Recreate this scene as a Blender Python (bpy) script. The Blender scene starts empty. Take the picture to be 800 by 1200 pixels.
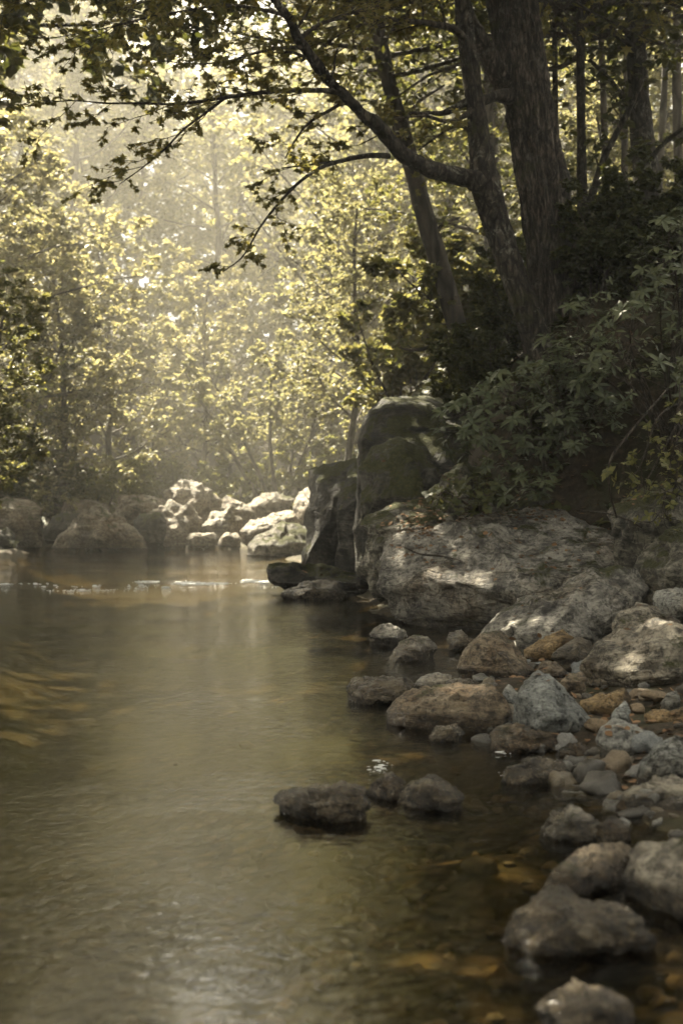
import bpy, math, random
import numpy as np
from mathutils import Vector
from mathutils.bvhtree import BVHTree

R = math.radians
SC = bpy.context.scene
COL = SC.collection
CAM_H, FPX, HOR = 1.4, 1667.0, 575.0      # eye height, focal length and horizon row of the 800x1200 photograph


def at(px, py, d):
    """a point of the photograph at a distance d -> world point"""
    return np.array([(px - 400.0) / FPX * d, d, CAM_H - (py - HOR) / FPX * d])


# ------------------------------------------------------------------ noise
def _hash(ix, iy, iz, seed):
    h = (ix.astype(np.int64) * 374761393 + iy.astype(np.int64) * 668265263 + iz.astype(np.int64) * 2147483647 + seed * 974711) & 0xFFFFFFFF
    h = ((h ^ (h >> 13)) * 1274126177) & 0xFFFFFFFF
    h = ((h ^ (h >> 16)) * 2246822519) & 0xFFFFFFFF
    return ((h ^ (h >> 15)) & 0xFFFFFF) / float(0xFFFFFF)


def vnoise(P, seed=0):
    P = np.asarray(P, float)
    i = np.floor(P).astype(np.int64)
    f = P - i
    u = f * f * f * (f * (f * 6 - 15) + 10)
    r = 0
    for dx in (0, 1):
        wx = u[:, 0] if dx else 1 - u[:, 0]
        for dy in (0, 1):
            wy = u[:, 1] if dy else 1 - u[:, 1]
            for dz in (0, 1):
                wz = u[:, 2] if dz else 1 - u[:, 2]
                r = r + wx * wy * wz * _hash(i[:, 0] + dx, i[:, 1] + dy, i[:, 2] + dz, seed)
    return r * 2 - 1


def fbm(P, seed=0, octv=4, gain=0.5):
    a, s, r = 1.0, 1.0, 0
    for k in range(octv):
        r = r + a * vnoise(P * s + 17.3 * k, seed + k)
        a *= gain
        s *= 2.03
    return r


def ridged(P, seed=0, octv=4, gain=0.5):
    a, s, r = 1.0, 1.0, 0
    for k in range(octv):
        r = r + a * (1 - np.abs(vnoise(P * s + 9.1 * k, seed + k)) * 2)
        a *= gain
        s *= 2.03
    return r


def sstep(a, b, x):
    t = np.clip((x - a) / (b - a), 0, 1)
    return t * t * (3 - 2 * t)


def nrm(v):
    return v / (np.linalg.norm(v, axis=-1, keepdims=True) + 1e-12)


# ------------------------------------------------------------------ mesh building
class MB:
    """collects vertices and faces of ONE mesh"""

    def __init__(self):
        self.v, self.t, self.q, self.tone, self.n = [], [], [], [], 0

    def add(self, v, tris=None, quads=None, tone=None):
        v = np.asarray(v, float)
        if tris is not None and len(tris):
            self.t.append(np.asarray(tris, np.int64) + self.n)
        if quads is not None and len(quads):
            self.q.append(np.asarray(quads, np.int64) + self.n)
        self.v.append(v)
        self.tone.append(np.full(len(v), 0.5) if tone is None else tone)
        self.n += len(v)

    def tube(self, pts, rad, sides=8, cap=True):
        pts = np.asarray(pts, float)
        rad = np.asarray(rad, float)
        k = len(pts)
        t = nrm(np.gradient(pts, axis=0))
        ref = np.array([0.31, 0.95, 0.05]) if abs(t[0][1]) < 0.8 else np.array([1.0, 0.1, 0.05])
        u = nrm(np.cross(t, ref))
        w = np.cross(t, u)
        a = np.linspace(0, 2 * np.pi, sides, endpoint=False)
        V = pts[:, None, :] + rad[:, None, None] * (np.cos(a)[None, :, None] * u[:, None, :] + np.sin(a)[None, :, None] * w[:, None, :])
        V = V.reshape(-1, 3)
        i = np.arange(k - 1)[:, None] * sides
        j = np.arange(sides)[None, :]
        jn = (j + 1) % sides
        Q = np.stack([i + j, i + jn, i + sides + jn, i + sides + j], -1).reshape(-1, 4)
        T = None
        if cap:
            V = np.vstack([V, pts[-1] + t[-1] * rad[-1] * 0.6])
            b = (k - 1) * sides
            T = np.stack([b + j[0], b + jn[0], np.full(sides, k * sides)], -1)
        self.add(V, T, Q)
        return V

    def build(self, name, mat, parent=None, smooth=True, loc=None):
        V = np.vstack(self.v)
        if loc is not None:
            V = V - np.asarray(loc)
        T = np.vstack(self.t) if self.t else np.zeros((0, 3), np.int64)
        Q = np.vstack(self.q) if self.q else np.zeros((0, 4), np.int64)
        me = bpy.data.meshes.new(name)
        me.vertices.add(len(V))
        me.vertices.foreach_set('co', V.astype(np.float32).ravel())
        loops = np.concatenate([T.ravel(), Q.ravel()]).astype(np.int32)
        me.loops.add(len(loops))
        me.loops.foreach_set('vertex_index', loops)
        nf = len(T) + len(Q)
        me.polygons.add(nf)
        starts = np.concatenate([np.arange(len(T)) * 3, len(T) * 3 + np.arange(len(Q)) * 4]).astype(np.int32)
        me.polygons.foreach_set('loop_start', starts)
        me.polygons.foreach_set('use_smooth', np.full(nf, smooth, dtype=bool))
        at_ = me.attributes.new('tone', 'FLOAT', 'POINT')
        at_.data.foreach_set('value', np.concatenate(self.tone).astype(np.float32))
        me.update(calc_edges=True)
        me.validate()
        if mat is not None:
            me.materials.append(mat)
        o = bpy.data.objects.new(name, me)
        COL.objects.link(o)
        if parent is not None:
            o.parent = parent
        if loc is not None:
            o.location = [float(c) for c in loc]
        return o


def tag(o, label=None, cat=None, group=None, kind=None):
    for k, v in (('label', label), ('category', cat), ('group', group), ('kind', kind)):
        if v:
            o[k] = v
    return o


def thing(name, loc, label, cat, group=None):
    o = bpy.data.objects.new(name, None)
    COL.objects.link(o)
    o.location = [float(c) for c in loc]
    o.empty_display_size = 0.2
    return tag(o, label, cat, group)


def dup(root, loc, rz=0.0, s=1.0, label=None, group=None):
    r = root.copy()
    COL.objects.link(r)
    r.location = [float(c) for c in loc]
    r.rotation_euler = (0, 0, rz)
    r.scale = (s, s, s)
    if label:
        r['label'] = label
    if group:
        r['group'] = group
    for ch in list(root.children):
        c = ch.copy()
        COL.objects.link(c)
        c.parent = r
    return r


# leaf templates: x across, y along, z off the blade
LEAF_DIAMOND = (np.array([[0, 0, 0], [-.38, .45, .07], [.38, .45, .07], [0, 1, -.05]]), np.array([[0, 3, 1], [0, 2, 3]]))
_m = np.array([[0, 0], [.13, .16], [.5, .12], [.27, .36], [.62, .62], [.2, .58], [0, 1.0]])
_mo = np.vstack([_m, _m[-2:0:-1] * np.array([-1, 1])])
LEAF_MAPLE = (np.vstack([np.c_[_mo, -0.12 * np.abs(_mo[:, 0]) - .1 * _mo[:, 1] ** 2], [[0, .42, .03]]]),
              np.array([[12, i, (i + 1) % 12] for i in range(12)]))
LEAF_LAUREL = (np.array([[0, 0, 0], [-.15, .3, .03], [0, .3, 0], [.15, .3, .03], [-.17, .68, -.03], [0, .68, -.06], [.17, .68, -.03], [0, 1, -.2]]),
               np.array([[0, 2, 1], [0, 3, 2], [1, 2, 5], [1, 5, 4], [2, 3, 6], [2, 6, 5], [4, 5, 7], [5, 6, 7]]))
LEAF_OVAL = (np.array([[0, 0, 0], [-.24, .28, .04], [.24, .28, .04], [-.26, .62, .02], [.26, .62, .02], [0, 1, -.08]]),
             np.array([[0, 2, 1], [1, 2, 4], [1, 4, 3], [3, 4, 5]]))


class Leaves:
    def __init__(self):
        self.p, self.d, self.n, self.s = [], [], [], []

    def add(self, p, d, n, s):
        self.p.append(np.atleast_2d(p)); self.d.append(np.atleast_2d(d)); self.n.append(np.atleast_2d(n)); self.s.append(np.atleast_1d(s))

    def build(self, name, mat, template, parent, rng):
        P, D, N, S = np.vstack(self.p), nrm(np.vstack(self.d)), np.vstack(self.n), np.concatenate(self.s)
        X = nrm(np.cross(D, N))
        Z = np.cross(X, D)
        tv, tf = template
        V = P[:, None, :] + S[:, None, None] * (tv[None, :, 0, None] * X[:, None, :] + tv[None, :, 1, None] * D[:, None, :] + tv[None, :, 2, None] * Z[:, None, :])
        m = len(tv)
        F = (tf[None] + (np.arange(len(P)) * m)[:, None, None]).reshape(-1, 3)
        mb = MB()
        mb.add(V.reshape(-1, 3), F, None, np.repeat(rng.random(len(P)), m))
        return mb.build(name, mat, parent, smooth=False)


# ------------------------------------------------------------------ materials
def new_mat(name):
    m = bpy.data.materials.new(name)
    m.use_nodes = True
    nt = m.node_tree
    nt.nodes.clear()
    out = nt.nodes.new('ShaderNodeOutputMaterial')
    return m, nt, out


def nd(nt, typ, **kw):
    n = nt.nodes.new(typ)
    for k, v in kw.items():
        if k.startswith('in_'):
            key = k[3:]
            key = int(key) if key.isdigit() else key.replace('_', ' ')
            n.inputs[key].default_value = v
        else:
            setattr(n, k, v)
    return n


def ramp(nt, stops, fac=None, interp='LINEAR'):
    n = nt.nodes.new('ShaderNodeValToRGB')
    n.color_ramp.interpolation = interp
    e = n.color_ramp.elements
    while len(e) < len(stops):
        e.new(0.5)
    for el, (p, c) in zip(e, stops):
        el.position = p
        el.color = (c, c, c, 1) if not isinstance(c, (tuple, list)) else (*c, 1)
    if fac is not None:
        nt.links.new(fac, n.inputs[0])
    return n


def mixc(nt, fac, a, b, mode='MIX'):
    n = nt.nodes.new('ShaderNodeMix')
    n.data_type = 'RGBA'
    n.blend_type = mode
    for sock, v in ((n.inputs[0], fac), (n.inputs[6], a), (n.inputs[7], b)):
        if hasattr(v, 'is_linked') or isinstance(v, bpy.types.NodeSocket):
            nt.links.new(v, sock)
        elif isinstance(v, (tuple, list)):
            sock.default_value = (*v, 1)
        else:
            sock.default_value = v
    return n.outputs[2]


def mth(nt, op, a, b=None, c=None, clamp=False):
    n = nt.nodes.new('ShaderNodeMath')
    n.operation = op
    n.use_clamp = clamp
    for i, v in enumerate((a, b, c)):
        if v is None:
            continue
        if isinstance(v, bpy.types.NodeSocket):
            nt.links.new(v, n.inputs[i])
        else:
            n.inputs[i].default_value = v
    return n.outputs[0]


def noise(nt, vec, scale, detail=6, rough=0.6, dist=0.0):
    n = nd(nt, 'ShaderNodeTexNoise')
    n.inputs['Scale'].default_value = scale
    n.inputs['Detail'].default_value = detail
    n.inputs['Roughness'].default_value = rough
    n.inputs['Distortion'].default_value = dist
    if vec is not None:
        nt.links.new(vec, n.inputs['Vector'])
    return n


def own_coords(nt, scale=(1, 1, 1), rot=(0, 0, 0)):
    """object coordinates, shifted by a random amount per object"""
    tc = nd(nt, 'ShaderNodeTexCoord')
    oi = nd(nt, 'ShaderNodeObjectInfo')
    mp = nd(nt, 'ShaderNodeMapping')
    mp.inputs['Scale'].default_value = scale
    mp.inputs['Rotation'].default_value = rot
    nt.links.new(tc.outputs['Object'], mp.inputs['Vector'])
    m = mth(nt, 'MULTIPLY', oi.outputs['Random'], 60.0)
    va = nd(nt, 'ShaderNodeVectorMath', operation='ADD')
    nt.links.new(mp.outputs[0], va.inputs[0])
    nt.links.new(m, va.inputs[1])
    return va.outputs[0], oi.outputs['Random']


def rock_mat(name, dark, mid, light, moss=0.0, lichen=0.35, wet=True, wet_top=0.075, grain=1.0, all_wet=False, tilt=0.4):
    m, nt, out = new_mat(name)
    co, rnd = own_coords(nt)
    co2, _ = own_coords(nt, (1.0, 1.6, 4.5), (0.25, tilt, 0.0))
    n1 = noise(nt, co, 2.2 * grain, 8, 0.66, 0.4)
    n2 = noise(nt, co2, 3.2 * grain, 7, 0.7, 0.3)
    mixn = mth(nt, 'ADD', mth(nt, 'MULTIPLY', n1.outputs[0], 0.55), mth(nt, 'MULTIPLY', n2.outputs[0], 0.45))
    c = ramp(nt, [(0.4, tuple(.7 * v_ for v_ in dark)), (0.49, mid), (0.58, light)], mixn).outputs[0]
    # brownish staining
    n5 = noise(nt, co, 1.1 * grain, 4, 0.6, 0.6)
    st = ramp(nt, [(0.5, 0.0), (0.68, 0.6)], n5.outputs[0]).outputs[0]
    c = mixc(nt, st, c, (mid[0] * 1.05, mid[1] * 0.82, mid[2] * 0.55))
    # dark speckles
    n3 = noise(nt, co, 22 * grain, 5, 0.75)
    sp = ramp(nt, [(0.38, 0.22), (0.5, 0.9), (0.66, 1.4)], n3.outputs[0]).outputs[0]
    c = mixc(nt, 1.0, c, sp, 'MULTIPLY')
    # pale lichen patches
    n4 = noise(nt, co, 6.5 * grain, 9, 0.75, 0.8)
    lf = ramp(nt, [(0.53, 0.0), (0.57, 1.0)], n4.outputs[0]).outputs[0]
    lf = mth(nt, 'MULTIPLY', lf, lichen)
    c = mixc(nt, lf, c, (min(1, light[0] * 1.35), min(1, light[1] * 1.37), min(1, light[2] * 1.3)))
    # cracks
    wv = nd(nt, 'ShaderNodeVectorMath', operation='MULTIPLY_ADD')
    nt.links.new(n1.outputs[1], wv.inputs[0])
    wv.inputs[1].default_value = (0.6, 0.6, 0.6)
    nt.links.new(co2, wv.inputs[2])
    vo = nd(nt, 'ShaderNodeTexVoronoi', feature='DISTANCE_TO_EDGE')
    vo.inputs['Scale'].default_value = 1.3 * grain
    nt.links.new(wv.outputs[0], vo.inputs['Vector'])
    crk = ramp(nt, [(0.0, 0.0), (0.03, 1.0)], vo.outputs['Distance']).outputs[0]
    crk = mth(nt, 'MAXIMUM', crk, ramp(nt, [(0.44, 1.0), (0.56, 0.1)], n5.outputs[0]).outputs[0])
    c = mixc(nt, 1.0, c, mixc(nt, crk, (0.35, 0.33, 0.3), (1, 1, 1)), 'MULTIPLY')
    geo = nd(nt, 'ShaderNodeNewGeometry')
    sn = nd(nt, 'ShaderNodeSeparateXYZ')
    nt.links.new(geo.outputs['Normal'], sn.inputs[0])
    rough = mth(nt, 'ADD', mth(nt, 'MULTIPLY', n3.outputs[0], 0.25), 0.62)
    height = mth(nt, 'ADD', mth(nt, 'MULTIPLY', n3.outputs[0], 0.35), mth(nt, 'MULTIPLY', n2.outputs[0], 1.0))
    height = mth(nt, 'ADD', height, mth(nt, 'MULTIPLY', crk, 0.25))
    if moss > 0:
        mn = noise(nt, co, 3.0, 8, 0.7, 0.5)
        mf = mth(nt, 'ADD', mth(nt, 'MULTIPLY', sn.outputs[2], 0.28), mn.outputs[0])
        mf = ramp(nt, [(0.86 - 0.4 * moss, 0.0), (0.95 - 0.4 * moss, 1.0)], mf).outputs[0]
        mcol = ramp(nt, [(0.3, (0.018, 0.02, 0.006)), (0.55, (0.05, 0.052, 0.014)), (0.75, (0.105, 0.095, 0.028))], noise(nt, co, 26, 6, 0.8).outputs[0]).outputs[0]
        c = mixc(nt, mf, c, mcol)
        height = mth(nt, 'ADD', height, mth(nt, 'MULTIPLY', mf, mth(nt, 'MULTIPLY', noise(nt, co, 45, 3, 0.7).outputs[0], 1.2)))
        rough = mth(nt, 'MAXIMUM', rough, mf)
    if wet:
        sp_ = nd(nt, 'ShaderNodeSeparateXYZ')
        nt.links.new(geo.outputs['Position'], sp_.inputs[0])
        wz = mth(nt, 'SUBTRACT', sp_.outputs[2], mth(nt, 'MULTIPLY', n1.outputs[0], 0.12))
        wf = ramp(nt, [(0.0, 1.0), (0.03, 0.0)], mth(nt, 'SUBTRACT', wz, wet_top - 0.06)).outputs[0]
        if all_wet:
            wf = mth(nt, 'MAXIMUM', wf, ramp(nt, [(0.3, 1.0), (0.75, 0.7)], n5.outputs[0]).outputs[0])
        c = mixc(nt, wf, c, mixc(nt, 1.0, c, (0.34, 0.31, 0.26), 'MULTIPLY'))
        rough = mth(nt, 'SUBTRACT', rough, mth(nt, 'MULTIPLY', wf, 0.5))
    b = nd(nt, 'ShaderNodeBump')
    b.inputs['Strength'].default_value = 0.9
    b.inputs['Distance'].default_value = 0.07
    nt.links.new(height, b.inputs['Height'])
    bs = nd(nt, 'ShaderNodeBsdfPrincipled')
    bs.inputs['Specular IOR Level'].default_value = 0.4
    nt.links.new(c, bs.inputs['Base Color'])
    nt.links.new(rough, bs.inputs['Roughness'])
    nt.links.new(b.outputs[0], bs.inputs['Normal'])
    nt.links.new(bs.outputs[0], out.inputs[0])
    return m


def cobble_mat(name, stops, wet_rough=0.7, grain=9):
    m, nt, out = new_mat(name)
    co, rnd = own_coords(nt)
    base = ramp(nt, stops, rnd, 'CONSTANT').outputs[0]
    n1 = noise(nt, co, grain, 7, 0.7, 0.4)
    v = ramp(nt, [(0.3, 0.45), (0.5, 0.95), (0.7, 1.5)], n1.outputs[0]).outputs[0]
    c = mixc(nt, 1.0, base, v, 'MULTIPLY')
    n2 = noise(nt, co, grain * 6, 4, 0.7)
    c = mixc(nt, 1.0, c, ramp(nt, [(0.35, 0.6), (0.6, 1.15)], n2.outputs[0]).outputs[0], 'MULTIPLY')
    b = nd(nt, 'ShaderNodeBump')
    b.inputs['Strength'].default_value = 0.5
    b.inputs['Distance'].default_value = 0.012
    nt.links.new(mth(nt, 'ADD', n1.outputs[0], mth(nt, 'MULTIPLY', n2.outputs[0], .3)), b.inputs['Height'])
    bs = nd(nt, 'ShaderNodeBsdfPrincipled')
    bs.inputs['Roughness'].default_value = wet_rough
    bs.inputs['Specular IOR Level'].default_value = 0.35
    nt.links.new(c, bs.inputs['Base Color'])
    nt.links.new(b.outputs[0], bs.inputs['Normal'])
    nt.links.new(bs.outputs[0], out.inputs[0])
    return m


def leaf_mat(name, c0, c1, c2, trans=0.45, gloss=0.25, rough=0.5, tcol=None):
    m, nt, out = new_mat(name)
    a = nd(nt, 'ShaderNodeAttribute', attribute_name='tone')
    oi = nd(nt, 'ShaderNodeObjectInfo')
    t = mth(nt, 'ADD', mth(nt, 'MULTIPLY', a.outputs['Fac'], 0.75), mth(nt, 'MULTIPLY', oi.outputs['Random'], 0.25))
    c = ramp(nt, [(0.05, c0), (0.5, c1), (0.95, c2)], t).outputs[0]
    bs = nd(nt, 'ShaderNodeBsdfPrincipled')
    bs.inputs['Roughness'].default_value = rough
    bs.inputs['Specular IOR Level'].default_value = gloss
    nt.links.new(c, bs.inputs['Base Color'])
    tr = nd(nt, 'ShaderNodeBsdfTranslucent')
    tc = mixc(nt, 1.0, c, tcol or (1.5, 1.4, 0.8), 'MULTIPLY')
    nt.links.new(tc, tr.inputs['Color'])
    mx = nd(nt, 'ShaderNodeMixShader')
    mx.inputs[0].default_value = trans
    nt.links.new(bs.outputs[0], mx.inputs[1])
    nt.links.new(tr.outputs[0], mx.inputs[2])
    nt.links.new(mx.outputs[0], out.inputs[0])
    return m


def bark_mat(name, dark, mid, light, moss=0.3, stretch=0.22, scale=9, lichen=0.3):
    m, nt, out = new_mat(name)
    co, rnd = own_coords(nt, (1, 1, stretch))
    cr, _ = own_coords(nt)
    n1 = noise(nt, co, scale, 8, 0.7, 0.5)
    c = ramp(nt, [(0.35, dark), (0.5, mid), (0.68, light)], n1.outputs[0]).outputs[0]
    wv = nd(nt, 'ShaderNodeVectorMath', operation='MULTIPLY_ADD')
    nt.links.new(n1.outputs[1], wv.inputs[0])
    wv.inputs[1].default_value = (0.08, 0.08, 0.08)
    nt.links.new(co, wv.inputs[2])
    vo = nd(nt, 'ShaderNodeTexVoronoi', feature='DISTANCE_TO_EDGE')
    vo.inputs['Scale'].default_value = scale * .75
    nt.links.new(wv.outputs[0], vo.inputs['Vector'])
    pl = ramp(nt, [(0.0, 0.25), (0.16, 1.0)], vo.outputs['Distance']).outputs[0]
    c = mixc(nt, 1.0, c, pl, 'MULTIPLY')
    n2 = noise(nt, cr, 5, 8, 0.75, 0.5)
    lf = mth(nt, 'MULTIPLY', ramp(nt, [(0.56, 0.0), (0.64, 1.0)], n2.outputs[0]).outputs[0], lichen)
    c = mixc(nt, lf, c, (0.22, 0.215, 0.17))
    n3 = noise(nt, cr, 1.7, 8, 0.72, 0.4)
    mf = ramp(nt, [(0.72 - 0.3 * moss, 0.0), (0.8 - 0.3 * moss, 0.85)], n3.outputs[0]).outputs[0]
    c = mixc(nt, mf, c, (0.036, 0.036, 0.013))
    b = nd(nt, 'ShaderNodeBump')
    b.inputs['Strength'].default_value = 0.9
    b.inputs['Distance'].default_value = 0.03
    nt.links.new(mth(nt, 'ADD', n1.outputs[0], mth(nt, 'MULTIPLY', pl, .8)), b.inputs['Height'])
    bs = nd(nt, 'ShaderNodeBsdfPrincipled')
    bs.inputs['Roughness'].default_value = 0.85
    bs.inputs['Specular IOR Level'].default_value = 0.25
    nt.links.new(c, bs.inputs['Base Color'])
    nt.links.new(b.outputs[0], bs.inputs['Normal'])
    nt.links.new(bs.outputs[0], out.inputs[0])
    return m


M = {}
M['grey'] = rock_mat('grey_rock', (0.055, 0.05, 0.043), (0.135, 0.125, 0.105), (0.26, 0.242, 0.205), moss=0.22, lichen=0.45)
M['warm'] = rock_mat('warm_grey_rock', (0.06, 0.052, 0.039), (0.15, 0.131, 0.1), (0.275, 0.245, 0.19), moss=0.15, lichen=0.4)
M['brown'] = rock_mat('brown_rock', (0.06, 0.047, 0.032), (0.15, 0.115, 0.075), (0.25, 0.2, 0.135), moss=0.2, lichen=0.25, grain=1.6)
M['ochre'] = rock_mat('ochre_rock', (0.09, 0.058, 0.026), (0.2, 0.13, 0.055), (0.31, 0.22, 0.11), lichen=0.2, grain=2)
M['blue'] = rock_mat('blue_grey_rock', (0.085, 0.088, 0.082), (0.16, 0.165, 0.153), (0.25, 0.256, 0.235), lichen=0.3, grain=1.8)
M['smooth'] = rock_mat('smooth_grey_rock', (0.14, 0.138, 0.12), (0.22, 0.215, 0.19), (0.28, 0.275, 0.24), lichen=0.12, grain=1.5)
M['wet'] = rock_mat('wet_rock', (0.04, 0.033, 0.024), (0.13, 0.11, 0.08), (0.31, 0.27, 0.21), lichen=0.5, all_wet=True, grain=1.6, wet_top=0.1)
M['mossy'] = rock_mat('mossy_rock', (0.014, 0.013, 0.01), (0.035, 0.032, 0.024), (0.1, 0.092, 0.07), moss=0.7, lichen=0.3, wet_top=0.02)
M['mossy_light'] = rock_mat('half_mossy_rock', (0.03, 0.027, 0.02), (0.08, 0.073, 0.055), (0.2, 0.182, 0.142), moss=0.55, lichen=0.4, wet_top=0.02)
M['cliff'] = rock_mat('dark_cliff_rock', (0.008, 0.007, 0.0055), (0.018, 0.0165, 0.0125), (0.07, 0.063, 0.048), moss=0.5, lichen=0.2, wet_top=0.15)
M['pale'] = rock_mat('pale_far_rock', (0.075, 0.064, 0.047), (0.16, 0.14, 0.105), (0.27, 0.24, 0.187), lichen=0.35, moss=0.1, grain=0.9)
M['tan'] = rock_mat('tan_far_rock', (0.055, 0.045, 0.032), (0.13, 0.108, 0.076), (0.24, 0.206, 0.155), lichen=0.35, moss=0.3, grain=0.9)
M['bed_cobble'] = cobble_mat('river_bed_cobble', [(0.0, (0.09, 0.07, 0.042)), (0.2, (0.12, 0.09, 0.05)), (0.4, (0.06, 0.052, 0.033)), (0.6, (0.17, 0.135, 0.08)), (0.8, (0.1, 0.09, 0.065))], 0.5)
M['wet_cobble'] = cobble_mat('wet_cobble', [(0.0, (0.06, 0.055, 0.045)), (0.25, (0.1, 0.08, 0.05)), (0.5, (0.05, 0.045, 0.036)), (0.75, (0.11, 0.105, 0.09))], 0.3)
M['bank_cobble'] = cobble_mat('bank_cobble', [(0.0, (0.14, 0.135, 0.12)), (0.22, (0.13, 0.1, 0.065)), (0.4, (0.07, 0.062, 0.05)), (0.6, (0.15, 0.155, 0.148)), (0.82, (0.15, 0.11, 0.066))], 0.75)
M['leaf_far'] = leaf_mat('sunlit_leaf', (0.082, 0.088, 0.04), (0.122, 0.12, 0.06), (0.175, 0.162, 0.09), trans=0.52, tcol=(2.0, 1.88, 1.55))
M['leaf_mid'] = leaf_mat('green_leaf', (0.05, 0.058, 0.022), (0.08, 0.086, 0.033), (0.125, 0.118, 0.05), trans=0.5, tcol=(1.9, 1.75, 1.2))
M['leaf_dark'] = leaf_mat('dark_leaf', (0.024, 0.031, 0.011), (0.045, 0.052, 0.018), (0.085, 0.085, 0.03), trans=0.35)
M['leaf_maple'] = leaf_mat('maple_leaf', (0.07, 0.072, 0.025), (0.11, 0.106, 0.038), (0.17, 0.15, 0.06), trans=0.55, gloss=0.25, tcol=(1.9, 1.75, 1.1))
M['leaf_laurel'] = leaf_mat('laurel_leaf', (0.03, 0.039, 0.016), (0.05, 0.06, 0.025), (0.09, 0.096, 0.042), trans=0.15, gloss=0.35, rough=0.45, tcol=(1.2, 1.3, .6))
M['leaf_spray'] = leaf_mat('young_leaf', (0.06, 0.065, 0.02), (0.1, 0.1, 0.03), (0.15, 0.14, 0.045), trans=0.4)
M['litter'] = leaf_mat('dead_leaf', (0.06, 0.034, 0.018), (0.13, 0.075, 0.036), (0.23, 0.14, 0.075), trans=0.05, gloss=0.2, rough=0.8, tcol=(1, 1, 1))
M['bark'] = bark_mat('oak_bark', (0.01, 0.008, 0.006), (0.045, 0.036, 0.027), (0.16, 0.13, 0.1), moss=0.55, scale=24)
M['bark_moss'] = bark_mat('mossy_bark', (0.012, 0.01, 0.008), (0.032, 0.026, 0.019), (0.095, 0.08, 0.06), moss=0.5, scale=16, stretch=0.4, lichen=0.6)
M['bark_far'] = bark_mat('far_bark', (0.025, 0.021, 0.016), (0.06, 0.05, 0.038), (0.12, 0.102, 0.08), moss=0.3, scale=5)
M['twig'] = bark_mat('twig_bark', (0.03, 0.024, 0.017), (0.06, 0.047, 0.034), (0.1, 0.08, 0.058), moss=0.0, scale=20)

# ------------------------------------------------------------------ terrain
_sy = np.array([-40, -10, 3, 6, 8, 10, 11, 12, 13, 14, 15, 16, 19, 23, 26, 30, 34, 40, 60, 120, 300.])
_sr = np.array([2.2, 1.9, 1.75, 1.3, 0.95, 0.95, 1.1, 1.35, 1.5, 1.4, .8, 0.5, 0.35, -0.1, -0.5, -1.0, -1.6, -1.6, 0.5, 4, 8.])
_sl = np.array([-8, -7, -5.4, -5.4, -5.6, -5.8, -5.9, -6, -6.1, -6.2, -6.3, -6.4, -6.8, -7, -7, -7.1, -7.2, -7.0, -6, -8, -12.])


def ground_z(x, y):
    x = np.asarray(x, float)
    y = np.asarray(y, float)
    xr = np.interp(y, _sy, _sr)
    xl = np.interp(y, _sy, _sl)
    s = x - xr
    l = xl - x
    inside = np.minimum(-s, -l)                        # distance into the channel
    z = -0.5 * sstep(-0.1, 4.2, inside) - 0.08 * sstep(-.1, .6, inside)
    z = np.where(inside < 0, 0, z)
    bar = 0.03 + 0.13 * np.clip(s, 0, 2.2)
    wall = 2.7 * sstep(14.7, 17.0, y) * sstep(0.35, 1.7, s) + 1.4 * sstep(11.5, 15.0, y) * sstep(1.5, 3.2, s)
    wall = wall * (1 - 0.35 * sstep(24, 34, y)) + 1.0 * sstep(2.2, 5, s)
    hill = 0.3 * np.clip(s - 4, 0, 60)
    z = z + np.where(s > 0, bar + np.minimum(wall, 3.4) + hill, 0)
    lb = 0.08 + 0.9 * sstep(0, 2.5, l) + 0.34 * np.clip(l - 1.5, 0, 60)
    z = z + np.where(l > 0, lb, 0)
    z = z + np.where(inside > 0, 0.55 * sstep(33.5, 40, y), 0.15 * sstep(33, 40, y)) + 0.02 * np.clip(y - 38, 0, 25) + 0.17 * np.clip(y - 62, 0, 80)
    P = np.stack([x, y, np.zeros_like(x)], -1).reshape(-1, 3)
    n = fbm(P * 1.6, 5, 4).reshape(x.shape)
    n2 = fbm(P * 0.25, 9, 3).reshape(x.shape)
    z = z + n * 0.045 + n2 * np.where(np.abs(x) > 7, 0.35, 0.05)
    return z


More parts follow.
